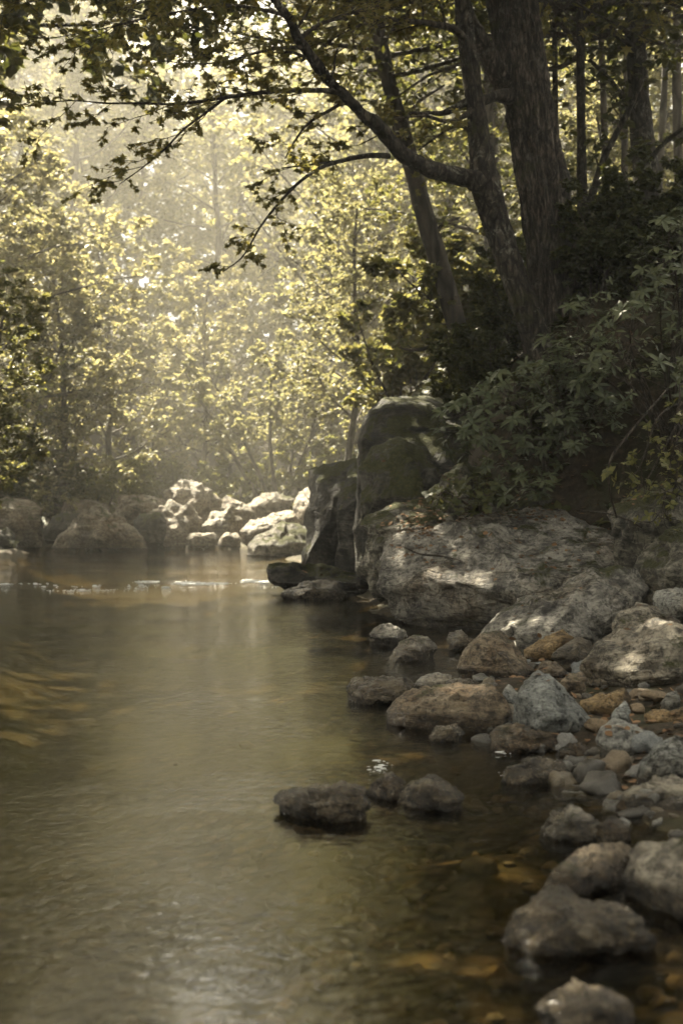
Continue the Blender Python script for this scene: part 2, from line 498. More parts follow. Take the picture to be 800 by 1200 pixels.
def ground_material():
    m, nt, out = new_mat('stream_ground')
    tc = nd(nt, 'ShaderNodeTexCoord')
    geo = nd(nt, 'ShaderNodeNewGeometry')
    co = tc.outputs['Object']
    n1 = noise(nt, co, 1.5, 8, 0.7)
    n2 = noise(nt, co, 14, 6, 0.75)
    soil = ramp(nt, [(0.35, (0.014, 0.011, 0.007)), (0.52, (0.034, 0.026, 0.016)), (0.7, (0.085, 0.06, 0.036))], n2.outputs[0]).outputs[0]
    mossm = ramp(nt, [(0.5, 0.0), (0.6, 0.8)], n1.outputs[0]).outputs[0]
    soil = mixc(nt, mossm, soil, (0.024, 0.026, 0.01))
    wv = nd(nt, 'ShaderNodeVectorMath', operation='MULTIPLY_ADD')
    nt.links.new(n2.outputs[1], wv.inputs[0])
    wv.inputs[1].default_value = (0.07, 0.07, 0.07)
    nt.links.new(co, wv.inputs[2])
    vo = nd(nt, 'ShaderNodeTexVoronoi', feature='F1')
    vo.inputs['Scale'].default_value = 12.0
    nt.links.new(wv.outputs[0], vo.inputs['Vector'])
    hs = nd(nt, 'ShaderNodeSeparateColor')
    nt.links.new(vo.outputs['Color'], hs.inputs[0])
    peb = ramp(nt, [(0.0, (0.04, 0.031, 0.016)), (0.25, (0.09, 0.068, 0.034)), (0.45, (0.13, 0.1, 0.05)), (0.6, (0.055, 0.048, 0.028)), (0.75, (0.17, 0.132, 0.068)), (0.9, (0.08, 0.06, 0.028))], hs.outputs[0], 'CONSTANT').outputs[0]
    edge = ramp(nt, [(0.25, 1.0), (0.75, 0.3)], vo.outputs['Distance']).outputs[0]
    peb = mixc(nt, 1.0, peb, edge, 'MULTIPLY')
    peb = mixc(nt, ramp(nt, [(0.42, 0.0), (0.62, 0.85)], n1.outputs[0]).outputs[0], peb, (0.05, 0.046, 0.02))
    sp = nd(nt, 'ShaderNodeSeparateXYZ')
    nt.links.new(geo.outputs['Position'], sp.inputs[0])
    depth_shade = ramp(nt, [(0.08, 1.0), (0.3, 0.0)], mth(nt, 'ADD', mth(nt, 'ADD', sp.outputs[2], 0.56), mth(nt, 'MULTIPLY', n1.outputs[0], .1))).outputs[0]
    peb = mixc(nt, mth(nt, 'MULTIPLY', depth_shade, .85), peb, (0.018, 0.016, 0.008))  # bed painted darker with depth, standing in for light lost in the water
    under = ramp(nt, [(0.48, 1.0), (0.54, 0.0)], mth(nt, 'ADD', sp.outputs[2], 0.5)).outputs[0]
    c = mixc(nt, under, soil, peb)
    h = mth(nt, 'ADD', mth(nt, 'MULTIPLY', n2.outputs[0], 0.7), mth(nt, 'MULTIPLY', mth(nt, 'SUBTRACT', 1.0, vo.outputs['Distance']), mth(nt, 'MULTIPLY', under, 0.8)))
    b = nd(nt, 'ShaderNodeBump')
    b.inputs['Strength'].default_value = 0.9
    b.inputs['Distance'].default_value = 0.05
    nt.links.new(h, b.inputs['Height'])
    bs = nd(nt, 'ShaderNodeBsdfPrincipled')
    bs.inputs['Roughness'].default_value = 0.85
    bs.inputs['Specular IOR Level'].default_value = 0.2
    nt.links.new(c, bs.inputs['Base Color'])
    nt.links.new(b.outputs[0], bs.inputs['Normal'])
    nt.links.new(bs.outputs[0], out.inputs[0])
    return m


xs = np.concatenate([np.linspace(-150, -12, 36), np.arange(-11.8, -4, 0.22), np.arange(-4, 5, 0.075), np.arange(5, 12, 0.25), np.linspace(12.3, 150, 36)])
ys = np.concatenate([np.linspace(-45, 1, 14), np.arange(1.3, 18, 0.075), np.arange(18, 45, 0.25), np.linspace(45.5, 190, 50)])
gx, gy = np.meshgrid(xs, ys)
gz = ground_z(gx, gy)
mb = MB()
ni, nj = len(ys), len(xs)
idx = np.arange(ni * nj).reshape(ni, nj)
mb.add(np.stack([gx, gy, gz], -1).reshape(-1, 3), None, np.stack([idx[:-1, :-1], idx[:-1, 1:], idx[1:, 1:], idx[1:, :-1]], -1).reshape(-1, 4))
ground = mb.build('ground', ground_material())
tag(ground, kind='structure')


def gz1(x, y):
    return float(ground_z(np.array([x]), np.array([y]))[0])


# ------------------------------------------------------------------ water
def water_material():
    m, nt, out = new_mat('stream_water')
    tc = nd(nt, 'ShaderNodeTexCoord')
    mp = nd(nt, 'ShaderNodeMapping')
    mp.inputs['Scale'].default_value = (0.7, 1.0, 1.0)
    mp.inputs['Rotation'].default_value = (0, 0, R(8))
    nt.links.new(tc.outputs['Object'], mp.inputs[0])
    a = noise(nt, mp.outputs[0], 2.6, 3, 0.5, 0.6)
    b = noise(nt, mp.outputs[0], 11.0, 3, 0.55, 0.8)
    c = noise(nt, mp.outputs[0], 0.6, 2, 0.5)
    amp = ramp(nt, [(0.38, 0.25), (0.62, 1.15)], c.outputs[0]).outputs[0]
    h = mth(nt, 'ADD', mth(nt, 'MULTIPLY', a.outputs[0], 0.45), mth(nt, 'MULTIPLY', b.outputs[0], 0.6))
    e = noise(nt, mp.outputs[0], 26.0, 2, 0.5, 0.6)
    h = mth(nt, 'ADD', h, mth(nt, 'MULTIPLY', e.outputs[0], 0.3))
    h = mth(nt, 'MULTIPLY', h, amp)
    bp = nd(nt, 'ShaderNodeBump')
    bp.inputs['Strength'].default_value = 1.0
    bp.inputs['Distance'].default_value = 0.0125
    nt.links.new(h, bp.inputs['Height'])
    fr = nd(nt, 'ShaderNodeFresnel')
    fr.inputs['IOR'].default_value = 1.333
    nt.links.new(bp.outputs[0], fr.inputs['Normal'])
    gl = nd(nt, 'ShaderNodeBsdfGlossy')
    gl.inputs['Roughness'].default_value = 0.03
    gl.inputs['Color'].default_value = (1, 1, 1, 1)
    nt.links.new(bp.outputs[0], gl.inputs['Normal'])
    tr = nd(nt, 'ShaderNodeBsdfTransparent')
    tr.inputs['Color'].default_value = (0.62, 0.54, 0.36, 1)
    mx = nd(nt, 'ShaderNodeMixShader')
    nt.links.new(fr.outputs[0], mx.inputs[0])
    nt.links.new(tr.outputs[0], mx.inputs[1])
    nt.links.new(gl.outputs[0], mx.inputs[2])
    nt.links.new(mx.outputs[0], out.inputs[0])
    return m


M['water'] = water_material()
wx = np.concatenate([np.arange(-9, 5.01, 0.5)])
wy = np.arange(-30, 37.6, 0.5)
wgx, wgy = np.meshgrid(wx, wy)
mb = MB()
idx = np.arange(wgx.size).reshape(wgx.shape)
mb.add(np.stack([wgx, wgy, np.zeros_like(wgx)], -1).reshape(-1, 3), None, np.stack([idx[:-1, :-1], idx[:-1, 1:], idx[1:, 1:], idx[1:, :-1]], -1).reshape(-1, 4))
water = mb.build('water', M['water'])
tag(water, kind='structure')

# ------------------------------------------------------------------ rocks
_ico = {}


def ico(n):
    if n not in _ico:
        import bmesh
        bm = bmesh.new()
        bmesh.ops.create_icosphere(bm, subdivisions=n, radius=1.0)
        bm.verts.ensure_lookup_table()
        v = np.array([x.co[:] for x in bm.verts])
        f = np.array([[x.index for x in fc.verts] for fc in bm.faces])
        bm.free()
        _ico[n] = (v, f)
    return _ico[n]


def facet(p, rng, k, lo, hi, flat=0.0, miny=0.0):
    """cut the unit ball by random planes so that a rock gets faces and edges"""
    for _ in range(k):
        n = rng.normal(size=3)
        n[2] *= 1 - flat
        n /= np.linalg.norm(n)
        if abs(n[1]) < miny:
            n[1] = (miny + 0.2) * (1 if n[1] > 0 else -1)
            n /= np.linalg.norm(n)
        c = rng.uniform(lo, hi)
        d = p @ n - c
        over = d > 0
        p[over] -= (d[over] * 0.94)[:, None] * n
    return p


ROCKS = []            # (bvh, object) of every big rock, for things that lie on them


def rock(name, label, pts, mat, d=None, z0=0.0, th=None, lean=0.75, under=0.3, edge=.38, k=14, rough=1.3, seed=0, bury=None, lod=5, cat=None, strata=0.0, lo=0.5, hi=0.9):
    rng = np.random.default_rng(seed * 7 + 11)
    pts = np.array(pts, float)
    yb = pts[:, 1].max()
    if yb > 930:
        pts[:, 1] = yb - (yb - pts[:, 1]) * .8
    w_px = np.ptp(pts[:, 0])
    d_given = d is not None
    if d is None:
        df = (CAM_H - z0) * FPX / (yb - HOR)
        if th is None:
            th = 0.32 * w_px / FPX * df
        d = df + (0.5 if yb > 890 else .8) * th
        if yb > 890:
            lean = min(lean, .4)
    elif th is None:
        th = 0.40 * w_px / FPX * d
    W = np.array([at(px, py, d) for px, py in pts])[:, [0, 2]]
    # resample the outline to a polar function round the middle
    c = (W.max(0) + W.min(0)) / 2 * 0.5 + W.mean(0) * 0.5
    cl = np.vstack([W, W[:1]])
    dense = np.vstack([cl[i] + (cl[i + 1] - cl[i]) * np.linspace(0, 1, 40, endpoint=False)[:, None] for i in range(len(W))])
    hgt = np.ptp(W[:, 1])
    if bury is None:
        bury = 0.06 + 0.25 * hgt if (z0 > .04 or d is not None and d_given) else 0.03 + .22 * hgt
    low = dense[:, 1] < W[:, 1].min() + 0.3 * hgt
    dense[low, 1] -= bury
    q = dense - c
    an = np.arctan2(q[:, 1], q[:, 0])
    rr = np.hypot(q[:, 0], q[:, 1])
    tab = np.linspace(-np.pi, np.pi, 181)
    rad = np.array([rr[np.abs(np.angle(np.exp(1j * (an - t)))) < 0.035].max() if np.any(np.abs(np.angle(np.exp(1j * (an - t)))) < 0.035) else np.nan for t in tab])
    ok = ~np.isnan(rad)
    rad = np.interp(tab, tab[ok], rad[ok])
    v, f = ico(lod)
    p = facet(v.copy(), rng, k, lo, hi, 0.2, 0.3)
    rho = np.hypot(p[:, 0], p[:, 2])
    th_a = np.arctan2(p[:, 2], p[:, 0])
    bins = ((th_a + np.pi) / (2 * np.pi) * 48).astype(int) % 48
    mx = np.array([rho[bins == b_].max() if np.any(bins == b_) else 1.0 for b_ in range(48)])
    mx = (np.roll(mx, 1) + 2 * mx + np.roll(mx, -1)) / 4
    rho = rho / np.interp(th_a, (np.arange(48) + .5) / 48 * 2 * np.pi - np.pi, mx, period=2 * np.pi)
    r = np.interp(th_a, tab, rad) * rho ** 0.85
    X = np.cos(th_a) * r
    Z = np.sin(th_a) * r
    Y = np.sign(p[:, 1]) * np.abs(p[:, 1]) ** 0.9 * th
    up = np.clip((Z - (edge - .5) * hgt) / max(hgt, 1e-6), -0.8, 0.8)
    Y = Y + lean * hgt * np.clip(up, 0, 1) - under * hgt * np.clip(up, -1, 0)
    Y = Y + rng.uniform(-.35, .35) * X
    P = np.stack([X, Y, Z], -1)
    size = (np.ptp(W[:, 0]) * hgt) ** 0.5
    nn = nrm(P / np.array([np.ptp(X), np.ptp(Y), np.ptp(Z)]) ** 2)
    off = rng.uniform(-50, 50, 3)
    a = fbm(P / size * 2.4 + off, 3, 3) * 0.045 * size * rough
    a += (ridged(P / size * 5.5 + off, 7, 4) - 1.0) * 0.026 * size * rough
    a += fbm(P * 14 + off, 21, 3) * 0.006 * min(1.0, size * 1.5) * rough
    if strata:
        tl = P[:, 2] + 0.25 * P[:, 0] + 0.05 * fbm(P * 2 + off, 4, 2)
        s_ = tl / (0.16 * size) + off[0]
        a += (np.abs((s_ - np.floor(s_)) - 0.5) ** 0.5 - 0.4) * strata * size * 0.1
    P = P + nn * a[:, None]
    C = np.array([c[0], d, c[1]])
    org = C + np.array([0, 0, P[:, 2].min()])
    m = MB()
    m.add(P + C, f)
    o = m.build(name, M[mat], loc=org)
    tag(o, label, cat or name.split('_')[-1])
    ROCKS.append((P + C, f, o))
    return o


# the boulders and the ledge of the right bank, back to front
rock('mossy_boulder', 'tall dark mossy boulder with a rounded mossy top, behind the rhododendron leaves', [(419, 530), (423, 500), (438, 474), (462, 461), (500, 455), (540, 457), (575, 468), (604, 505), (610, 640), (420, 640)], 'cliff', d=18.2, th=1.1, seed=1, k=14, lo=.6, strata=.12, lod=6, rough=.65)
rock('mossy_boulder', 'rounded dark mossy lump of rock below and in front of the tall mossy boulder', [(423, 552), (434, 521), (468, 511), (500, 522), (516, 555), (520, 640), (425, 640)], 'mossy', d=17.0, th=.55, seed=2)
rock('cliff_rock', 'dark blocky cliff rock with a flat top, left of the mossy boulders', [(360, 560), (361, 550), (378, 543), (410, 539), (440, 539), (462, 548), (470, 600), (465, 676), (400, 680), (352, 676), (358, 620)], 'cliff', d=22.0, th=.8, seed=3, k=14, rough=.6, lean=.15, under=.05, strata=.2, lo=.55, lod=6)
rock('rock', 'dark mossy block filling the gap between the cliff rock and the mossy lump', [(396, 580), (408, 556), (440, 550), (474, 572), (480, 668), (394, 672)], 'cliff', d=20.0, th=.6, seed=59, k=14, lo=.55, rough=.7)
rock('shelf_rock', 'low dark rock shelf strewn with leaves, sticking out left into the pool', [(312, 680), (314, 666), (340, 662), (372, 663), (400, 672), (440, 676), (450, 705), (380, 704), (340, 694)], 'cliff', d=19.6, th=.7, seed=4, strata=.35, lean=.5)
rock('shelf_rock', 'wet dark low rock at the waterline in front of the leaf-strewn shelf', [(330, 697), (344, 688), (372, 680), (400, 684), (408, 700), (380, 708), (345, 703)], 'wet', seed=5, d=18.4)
rock('ledge_boulder', 'grey boulder with mossy crest, lying behind the largest boulder of the bank', [(423, 627), (431, 606), (468, 589), (503, 580), (524, 554), (548, 545), (590, 560), (612, 620), (560, 650), (440, 668)], 'mossy_light', d=16.0, th=.8, seed=6, strata=.6, lod=6)
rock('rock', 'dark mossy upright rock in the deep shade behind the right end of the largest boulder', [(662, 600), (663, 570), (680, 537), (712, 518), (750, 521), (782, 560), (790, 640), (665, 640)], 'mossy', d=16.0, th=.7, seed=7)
rock('boulder', 'largest boulder of the bank, broad, lichen-grey and undercut', [(440, 664), (443, 641), (468, 623), (508, 613), (545, 611), (590, 606), (645, 603), (690, 611), (729, 624), (762, 641), (770, 680), (724, 712), (650, 740), (570, 748), (511, 750), (482, 742), (461, 716), (443, 692)], 'grey', d=14.75, th=1.25, seed=8, k=14, lean=1.15, under=.3, edge=.4, strata=.3, lod=6, lo=.62, bury=0.22, rough=.9)
rock('mossy_rock', 'round mossy rock at the right edge below the yellow-green leaf sprays', [(710, 615), (724, 592), (768, 570), (805, 556), (860, 560), (870, 640), (715, 650)], 'mossy_light', d=13.8, z0=.9, seed=9, th=.6)
rock('mossy_rock', 'dark rock half hidden by the right edge, above the smooth pale stone', [(748, 672), (766, 643), (786, 624), (815, 610), (870, 615), (880, 700), (755, 704)], 'mossy_light', d=12.6, seed=10, th=.6, strata=.5)
rock('slanted_boulder', 'long grey slanted boulder with a bright sloping face, leaning on the largest boulder', [(560, 768), (566, 754), (583, 731), (615, 702), (647, 689), (670, 680), (702, 669), (736, 666), (753, 676), (765, 694), (757, 715), (728, 740), (680, 775), (620, 790)], 'grey', d=12.3, th=.62, seed=11, lean=1.1, under=.2, k=8, strata=.2, lod=6)
rock('stone', 'smooth pale grey stone at the right edge beside the top of the slanted boulder', [(763, 702), (774, 694), (800, 690), (835, 695), (840, 718), (790, 722), (768, 712)], 'smooth', d=11.2, seed=12)
rock('rock', 'tan grey pyramid-shaped rock between the slanted boulder and the right edge', [(716, 745), (719, 722), (726, 717), (748, 708), (768, 713), (795, 722), (798, 750), (730, 760)], 'warm', d=10.6, seed=13, k=8)
rock('boulder', 'broad rough tan-grey boulder running out of the right edge above the cobbles', [(682, 784), (702, 762), (728, 746), (767, 735), (800, 729), (850, 736), (868, 790), (800, 812), (767, 818), (712, 812)], 'warm', d=9.7, th=.55, seed=14, k=10, lean=.9, strata=.35, lod=6)
rock('stone', 'small amber-brown stone wedged under the foot of the slanted boulder', [(614, 764), (630, 750), (660, 740), (672, 750), (650, 772), (626, 778)], 'ochre', d=11.2, seed=15, lod=4)
rock('stone', 'dark flat-topped stone right of the amber stone, below the slanted boulder', [(643, 770), (653, 760), (680, 749), (697, 754), (700, 765), (684, 780), (660, 786)], 'wet', d=10.7, seed=16, lod=4, z0=.2)
rock('stone', 'small grey-brown stone just above the pointed blue-grey rock', [(627, 790), (637, 776), (654, 777), (664, 789), (650, 797), (632, 796)], 'brown', d=10.3, seed=17, lod=4)
rock('stone', 'brown stone squeezed between the slanted boulder and the broad tan boulder', [(696, 757), (714, 748), (722, 758), (706, 774), (692, 772)], 'brown', d=10.9, seed=18, lod=4)
rock('rock', 'rounded grey-brown rock with steep sides, at the foot of the slanted boulder by the water', [(536, 785), (545, 763), (569, 746), (592, 742), (606, 752), (622, 786), (616, 802), (585, 810), (558, 806)], 'brown', d=10.6, th=.34, seed=19, k=7, lean=.6)
rock('rock', 'pointed blue-grey angular rock on the cobbles, centre of the stony bank', [(604, 832), (607, 815), (622, 799), (638, 791), (648, 796), (671, 819), (695, 846), (672, 857), (640, 858), (608, 856)], 'blue', z0=.08, th=.26, seed=20, k=6, lean=.9, lo=.55)
rock('rock', 'long rounded brown rock at the water edge, left of the pointed blue-grey rock', [(455, 840), (464, 825), (494, 811), (540, 803), (582, 806), (595, 828), (590, 846), (556, 855), (495, 857), (462, 852)], 'brown', th=.26, seed=21, k=5, lean=.6, lo=.75)
rock('rock', 'flat wet dark rock in the shallows, left of the pale small stones', [(403, 813), (410, 799), (440, 792), (475, 795), (492, 806), (478, 818), (446, 826), (415, 824)], 'wet', th=.25, seed=22)
rock('stone', 'pale grey stone just right of the flat wet dark rock', [(484, 803), (492, 793), (514, 789), (530, 792), (528, 806), (500, 810)], 'smooth', d=9.7, seed=23, lod=4)
rock('stone', 'dull brown stone right behind the long rounded brown rock', [(512, 808), (526, 797), (552, 795), (564, 804), (556, 816), (520, 816)], 'wet', d=9.6, seed=24, lod=4)
rock('rock', 'leaning grey rock standing in the shallows below the undercut boulder', [(452, 775), (470, 754), (488, 746), (502, 748), (512, 762), (508, 780), (470, 784)], 'grey', th=.25, seed=25, d=11.8)
rock('rock', 'small domed grey rock in the pool, nearest the undercut foot of the largest boulder', [(433, 745), (443, 734), (459, 731), (475, 739), (480, 752), (440, 757)], 'grey', seed=26, th=.22)
rock('rock', 'dark round rock under the overhang of the largest boulder', [(522, 752), (527, 743), (541, 739), (553, 748), (556, 760), (530, 764)], 'wet', d=12.5, seed=27, lod=4)
rock('slab', 'flat brown slab lying below the pointed blue-grey rock at the waterline', [(572, 866), (580, 859), (606, 853), (648, 855), (674, 861), (671, 871), (640, 876), (600, 877), (578, 874)], 'brown', z0=.02, th=.2, seed=28, lo=.8, lean=1.5)
rock('stone', 'smooth pale egg-shaped grey stone on the leaf litter of the bank', [(697, 868), (702, 855), (722, 845), (748, 853), (773, 866), (769, 878), (722, 883), (702, 878)], 'smooth', z0=.06, th=.17, seed=29, k=3, rough=.5, lo=.85)
rock('rock', 'grey wedge-shaped rock at the right edge below the smooth pale stone', [(741, 905), (749, 888), (768, 873), (793, 865), (830, 868), (850, 900), (800, 914), (758, 913)], 'blue', z0=.05, seed=30, k=6, lean=.9)
rock('rock', 'mottled tan and grey rock at the right edge, above the round boulder in the water', [(717, 938), (728, 921), (765, 906), (792, 897), (835, 900), (850, 940), (790, 944), (740, 944)], 'warm', z0=.03, seed=31, lean=.9)
rock('stone', 'brown stone tucked under the mottled tan and grey rock', [(719, 942), (724, 935), (741, 930), (760, 934), (764, 946), (742, 953), (724, 950)], 'brown', seed=32, lod=4)
rock('rock', 'dark grey rock cut by the right edge under the mottled tan rock', [(775, 945), (786, 932), (815, 925), (850, 940), (845, 962), (790, 960)], 'grey', seed=33)
rock('stone', 'thin tan slab-like stone on the bank, right of the pointed blue-grey rock', [(677, 825), (700, 815), (735, 809), (741, 822), (722, 832), (700, 836)], 'ochre', z0=.1, seed=34, lod=4)
rock('stone', 'tan stone peeping out left of the tip of the pointed blue-grey rock', [(603, 812), (622, 797), (634, 795), (630, 815), (608, 820)], 'ochre', d=9.9, seed=35, lod=4)
rock('stone', 'small upright blue-grey stone between the long brown rock and the pointed rock', [(588, 813), (598, 804), (616, 820), (608, 838), (592, 836)], 'blue', z0=.05, seed=36, lod=4)
rock('stone', 'grey cobble right of the foot of the pointed blue-grey rock', [(713, 842), (722, 830), (735, 823), (740, 834), (736, 845), (720, 848)], 'blue', z0=.09, seed=37, lod=4)
rock('stone', 'ochre stone on the leaf litter near the right edge above the wedge-shaped rock', [(757, 840), (768, 833), (800, 832), (806, 846), (780, 853), (760, 850)], 'ochre', z0=.1, seed=38, lod=4)
rock('stone', 'blue-grey cobble below the broad tan boulder near the right edge', [(772, 824), (780, 814), (795, 811), (800, 824), (785, 832)], 'blue', z0=.12, seed=39, lod=4)
rock('stone', 'brown cobble between the tan slab-like stone and the dark flat-topped stone', [(655, 800), (668, 790), (684, 788), (690, 798), (672, 806)], 'brown', z0=.14, seed=40, lod=4)
rock('stone', 'grey cobble left of the flat brown slab at the waterline', [(567, 853), (588, 842), (604, 849), (600, 858), (578, 860)], 'blue', seed=41, lod=4)
rock('stone', 'dark wet cobble in the water below the long rounded brown rock', [(500, 862), (512, 851), (535, 850), (546, 860), (530, 870), (506, 869)], 'wet', seed=42, lod=4)
rock('rock', 'glistening wet rock awash in the shallows below the flat brown slab', [(583, 912), (595, 896), (631, 889), (660, 894), (674, 910), (640, 917), (600, 917)], 'wet', th=.14, seed=43)
rock('rock', 'glistening dark rock in shallow water below the smooth pale stone', [(704, 904), (722, 892), (746, 889), (744, 902), (726, 910)], 'wet', seed=44, lod=4)
rock('stone', 'small wet stone beside the shore between two glistening rocks', [(682, 899), (690, 888), (703, 885), (708, 894), (696, 902)], 'wet', seed=45, lod=4)
rock('stone', 'olive-brown stone below the right end of the flat brown slab', [(653, 880), (668, 872), (683, 870), (694, 880), (678, 888), (660, 887)], 'brown', seed=46, lod=4)
rock('rock', 'lone jagged wet rock in midstream, leftmost of the foreground rocks', [(317, 941), (330, 927), (345, 920), (378, 916), (405, 911), (428, 920), (436, 940), (420, 957), (380, 962), (335, 953)], 'wet', th=.17, seed=47, k=7, rough=1.6, lo=.55)
rock('rock', 'pointed wet rock in midstream, right of the lone jagged rock', [(463, 942), (478, 917), (503, 902), (526, 914), (543, 926), (535, 944), (500, 948)], 'wet', th=.16, seed=48, k=6, lo=.55, rough=1.4)
rock('stone', 'low wet stone breaking the surface between the two midstream rocks', [(430, 925), (440, 908), (460, 899), (476, 912), (474, 930), (450, 936)], 'wet', th=.12, seed=49, lod=4)
rock('rock', 'mottled rock half under water, left of the brown stone by the mottled tan rock', [(632, 972), (644, 951), (670, 937), (685, 941), (702, 960), (700, 982), (660, 984), (640, 982)], 'grey', th=.16, seed=50)
rock('rock', 'dark wet rock lying low in the water, right of the half-drowned mottled rock', [(690, 975), (702, 958), (722, 952), (740, 964), (738, 984), (705, 988)], 'wet', seed=51, lod=4)
rock('rock', 'brown lumpy rock with a dark hollow, left of the big round boulder in the water', [(626, 1030), (638, 1005), (670, 988), (702, 979), (734, 982), (748, 1000), (744, 1030), (700, 1042), (650, 1042)], 'brown', th=.18, seed=52, k=20, lo=.42, rough=1.2)
rock('boulder', 'big round grey boulder in the water at the right edge of the picture', [(736, 1040), (744, 1002), (762, 982), (800, 972), (850, 980), (885, 1030), (860, 1075), (790, 1080), (752, 1070)], 'warm', th=.28, seed=53, k=20, lo=.42, rough=1.2)
rock('rock', 'dark broad wet rock in the near water, between the lumpy brown and the lowest rock', [(590, 1092), (604, 1067), (630, 1045), (660, 1035), (697, 1038), (726, 1054), (762, 1085), (765, 1105), (720, 1118), (650, 1118), (606, 1110)], 'wet', th=.24, seed=54, k=20, lo=.42, rough=1.2)
rock('rock', 'low wet ridge of rock right beside the dark broad wet rock', [(688, 1060), (702, 1048), (730, 1056), (764, 1088), (770, 1108), (735, 1114), (700, 1106)], 'wet', th=.12, seed=56, k=16, lo=.42)
rock('rock', 'grey-topped wet rock, lowest of all at the bottom edge', [(632, 1175), (647, 1154), (680, 1138), (710, 1142), (737, 1162), (745, 1205), (690, 1222), (640, 1212)], 'wet', th=.17, seed=55, k=20, lo=.42, rough=1.2)

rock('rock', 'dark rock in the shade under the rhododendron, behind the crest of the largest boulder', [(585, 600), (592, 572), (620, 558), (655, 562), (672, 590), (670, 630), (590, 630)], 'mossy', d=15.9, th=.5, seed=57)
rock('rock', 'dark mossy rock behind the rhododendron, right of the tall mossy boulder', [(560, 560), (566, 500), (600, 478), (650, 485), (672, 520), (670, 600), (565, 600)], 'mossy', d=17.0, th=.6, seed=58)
# the far boulders across the head of the pool
far = [
    ('boulder', 'big brown-grey boulder at the left edge, leftmost of the far boulders', [(-45, 632), (-30, 590), (0, 583), (20, 584), (46, 594), (54, 620), (48, 635)], 'tan', 33.5, 61),
    ('boulder', 'low dark rock in front of the leftmost far boulder', [(-30, 640), (-10, 622), (6, 618), (17, 630), (14, 640)], 'cliff', 32.5, 62),
    ('boulder', 'angular tan boulder with a ridged top, nearest of the far boulders on the left', [(52, 643), (66, 630), (85, 614), (107, 596), (125, 594), (154, 613), (172, 632), (176, 643), (120, 648)], 'tan', 33.0, 63),
    ('boulder', 'dark square-topped boulder, right of the angular tan boulder', [(154, 612), (160, 602), (190, 601), (198, 620), (199, 636), (172, 640)], 'cliff', 34.0, 64),
    ('boulder', 'broad flat-topped tan boulder behind the dark square-topped boulder', [(130, 602), (137, 581), (165, 578), (188, 584), (196, 604), (170, 615), (140, 612)], 'tan', 36.0, 65),
    ('boulder', 'pale peaked boulder, highest of the far boulders', [(188, 584), (200, 567), (225, 561), (246, 575), (261, 588), (256, 602), (235, 615), (205, 612)], 'pale', 37.0, 66),
    ('boulder', 'smooth rounded brown boulder below the pale peaked boulder', [(173, 602), (200, 586), (225, 591), (236, 608), (226, 626), (196, 630), (176, 622)], 'tan', 35.0, 67),
    ('boulder', 'pale triangular boulder right below the pale peaked boulder', [(233, 618), (248, 601), (270, 595), (286, 610), (284, 624), (250, 628)], 'pale', 35.2, 68),
    ('boulder', 'long pale slanting boulder right of the pale peaked boulder', [(256, 594), (265, 581), (285, 588), (301, 603), (298, 612), (270, 606)], 'pale', 38.0, 69),
    ('boulder', 'wide grey rounded boulder in the back row, left of the dark cliff rock', [(283, 596), (305, 580), (325, 575), (344, 586), (338, 600), (310, 606)], 'tan', 40.0, 70),
    ('boulder', 'pale boulder peeping out beside the top of the dark cliff rock', [(340, 606), (344, 584), (357, 572), (390, 574), (400, 604), (360, 612)], 'pale', 38.0, 71),
    ('boulder', 'flat pale grey boulder in the back row on the left, under the dark leaves', [(70, 602), (76, 590), (100, 584), (122, 590), (130, 602), (96, 610)], 'tan', 37.5, 72),
    ('slab', 'low dark slab behind the leftmost far boulder', [(46, 622), (60, 606), (90, 600), (110, 606), (100, 622), (60, 630)], 'cliff', 35.8, 73),
    ('boulder', 'brown mossy rock at the waterline left of the dark cliff rock', [(288, 648), (300, 630), (328, 613), (346, 612), (364, 622), (374, 645), (330, 656)], 'mossy_light', 30.5, 74),
    ('stone', 'small brown rock between the rounded brown boulder and the pale flat stones', [(194, 632), (197, 616), (208, 612), (218, 628), (214, 638)], 'tan', 33.8, 75),
    ('stone', 'pale flat stone at the waterline, middle of the far pool edge', [(217, 632), (226, 625), (250, 624), (257, 632), (236, 637)], 'pale', 34.0, 76),
    ('stone', 'small pale stone just right of the pale flat stone at the far waterline', [(256, 632), (264, 624), (278, 625), (282, 632)], 'pale', 34.2, 77),
    ('slab', 'pale sunlit slab stepping down to the water, under the wide grey rounded boulder', [(282, 624), (290, 610), (320, 606), (348, 604), (352, 616), (320, 630), (290, 634)], 'pale', 34.6, 78),
    ('slab', 'upper pale slab, above the pale sunlit slab and left of the cliff rock', [(300, 612), (318, 600), (345, 598), (352, 608), (330, 616)], 'pale', 36.8, 79),
]
for nm, lb, pts, mt, d, sd in far:
    rock(nm, lb, pts, mt, d=d, seed=sd, th=0.42 * np.ptp(np.array(pts)[:, 0]) / FPX * d, k=16, lo=.45, lean=.5, bury=.25, rough=1.5)

# ------------------------------------------------------------------ loose cobbles, copied from a few shapes
rng = np.random.default_rng(5)


def pebble_mesh(name, mat, seed, flat):
    r_ = np.random.default_rng(seed)
    v, f = ico(3)
    p = facet(v.copy(), r_, 13, .45, .95)
    p = p * np.array([1.0, r_.uniform(.65, .9), flat])
    p = p + nrm(p) * (fbm(p * 2.2 + seed, seed, 4) * .17)[:, None]
    m = MB()
    m.add(p, f)
    return m.build(name, mat)


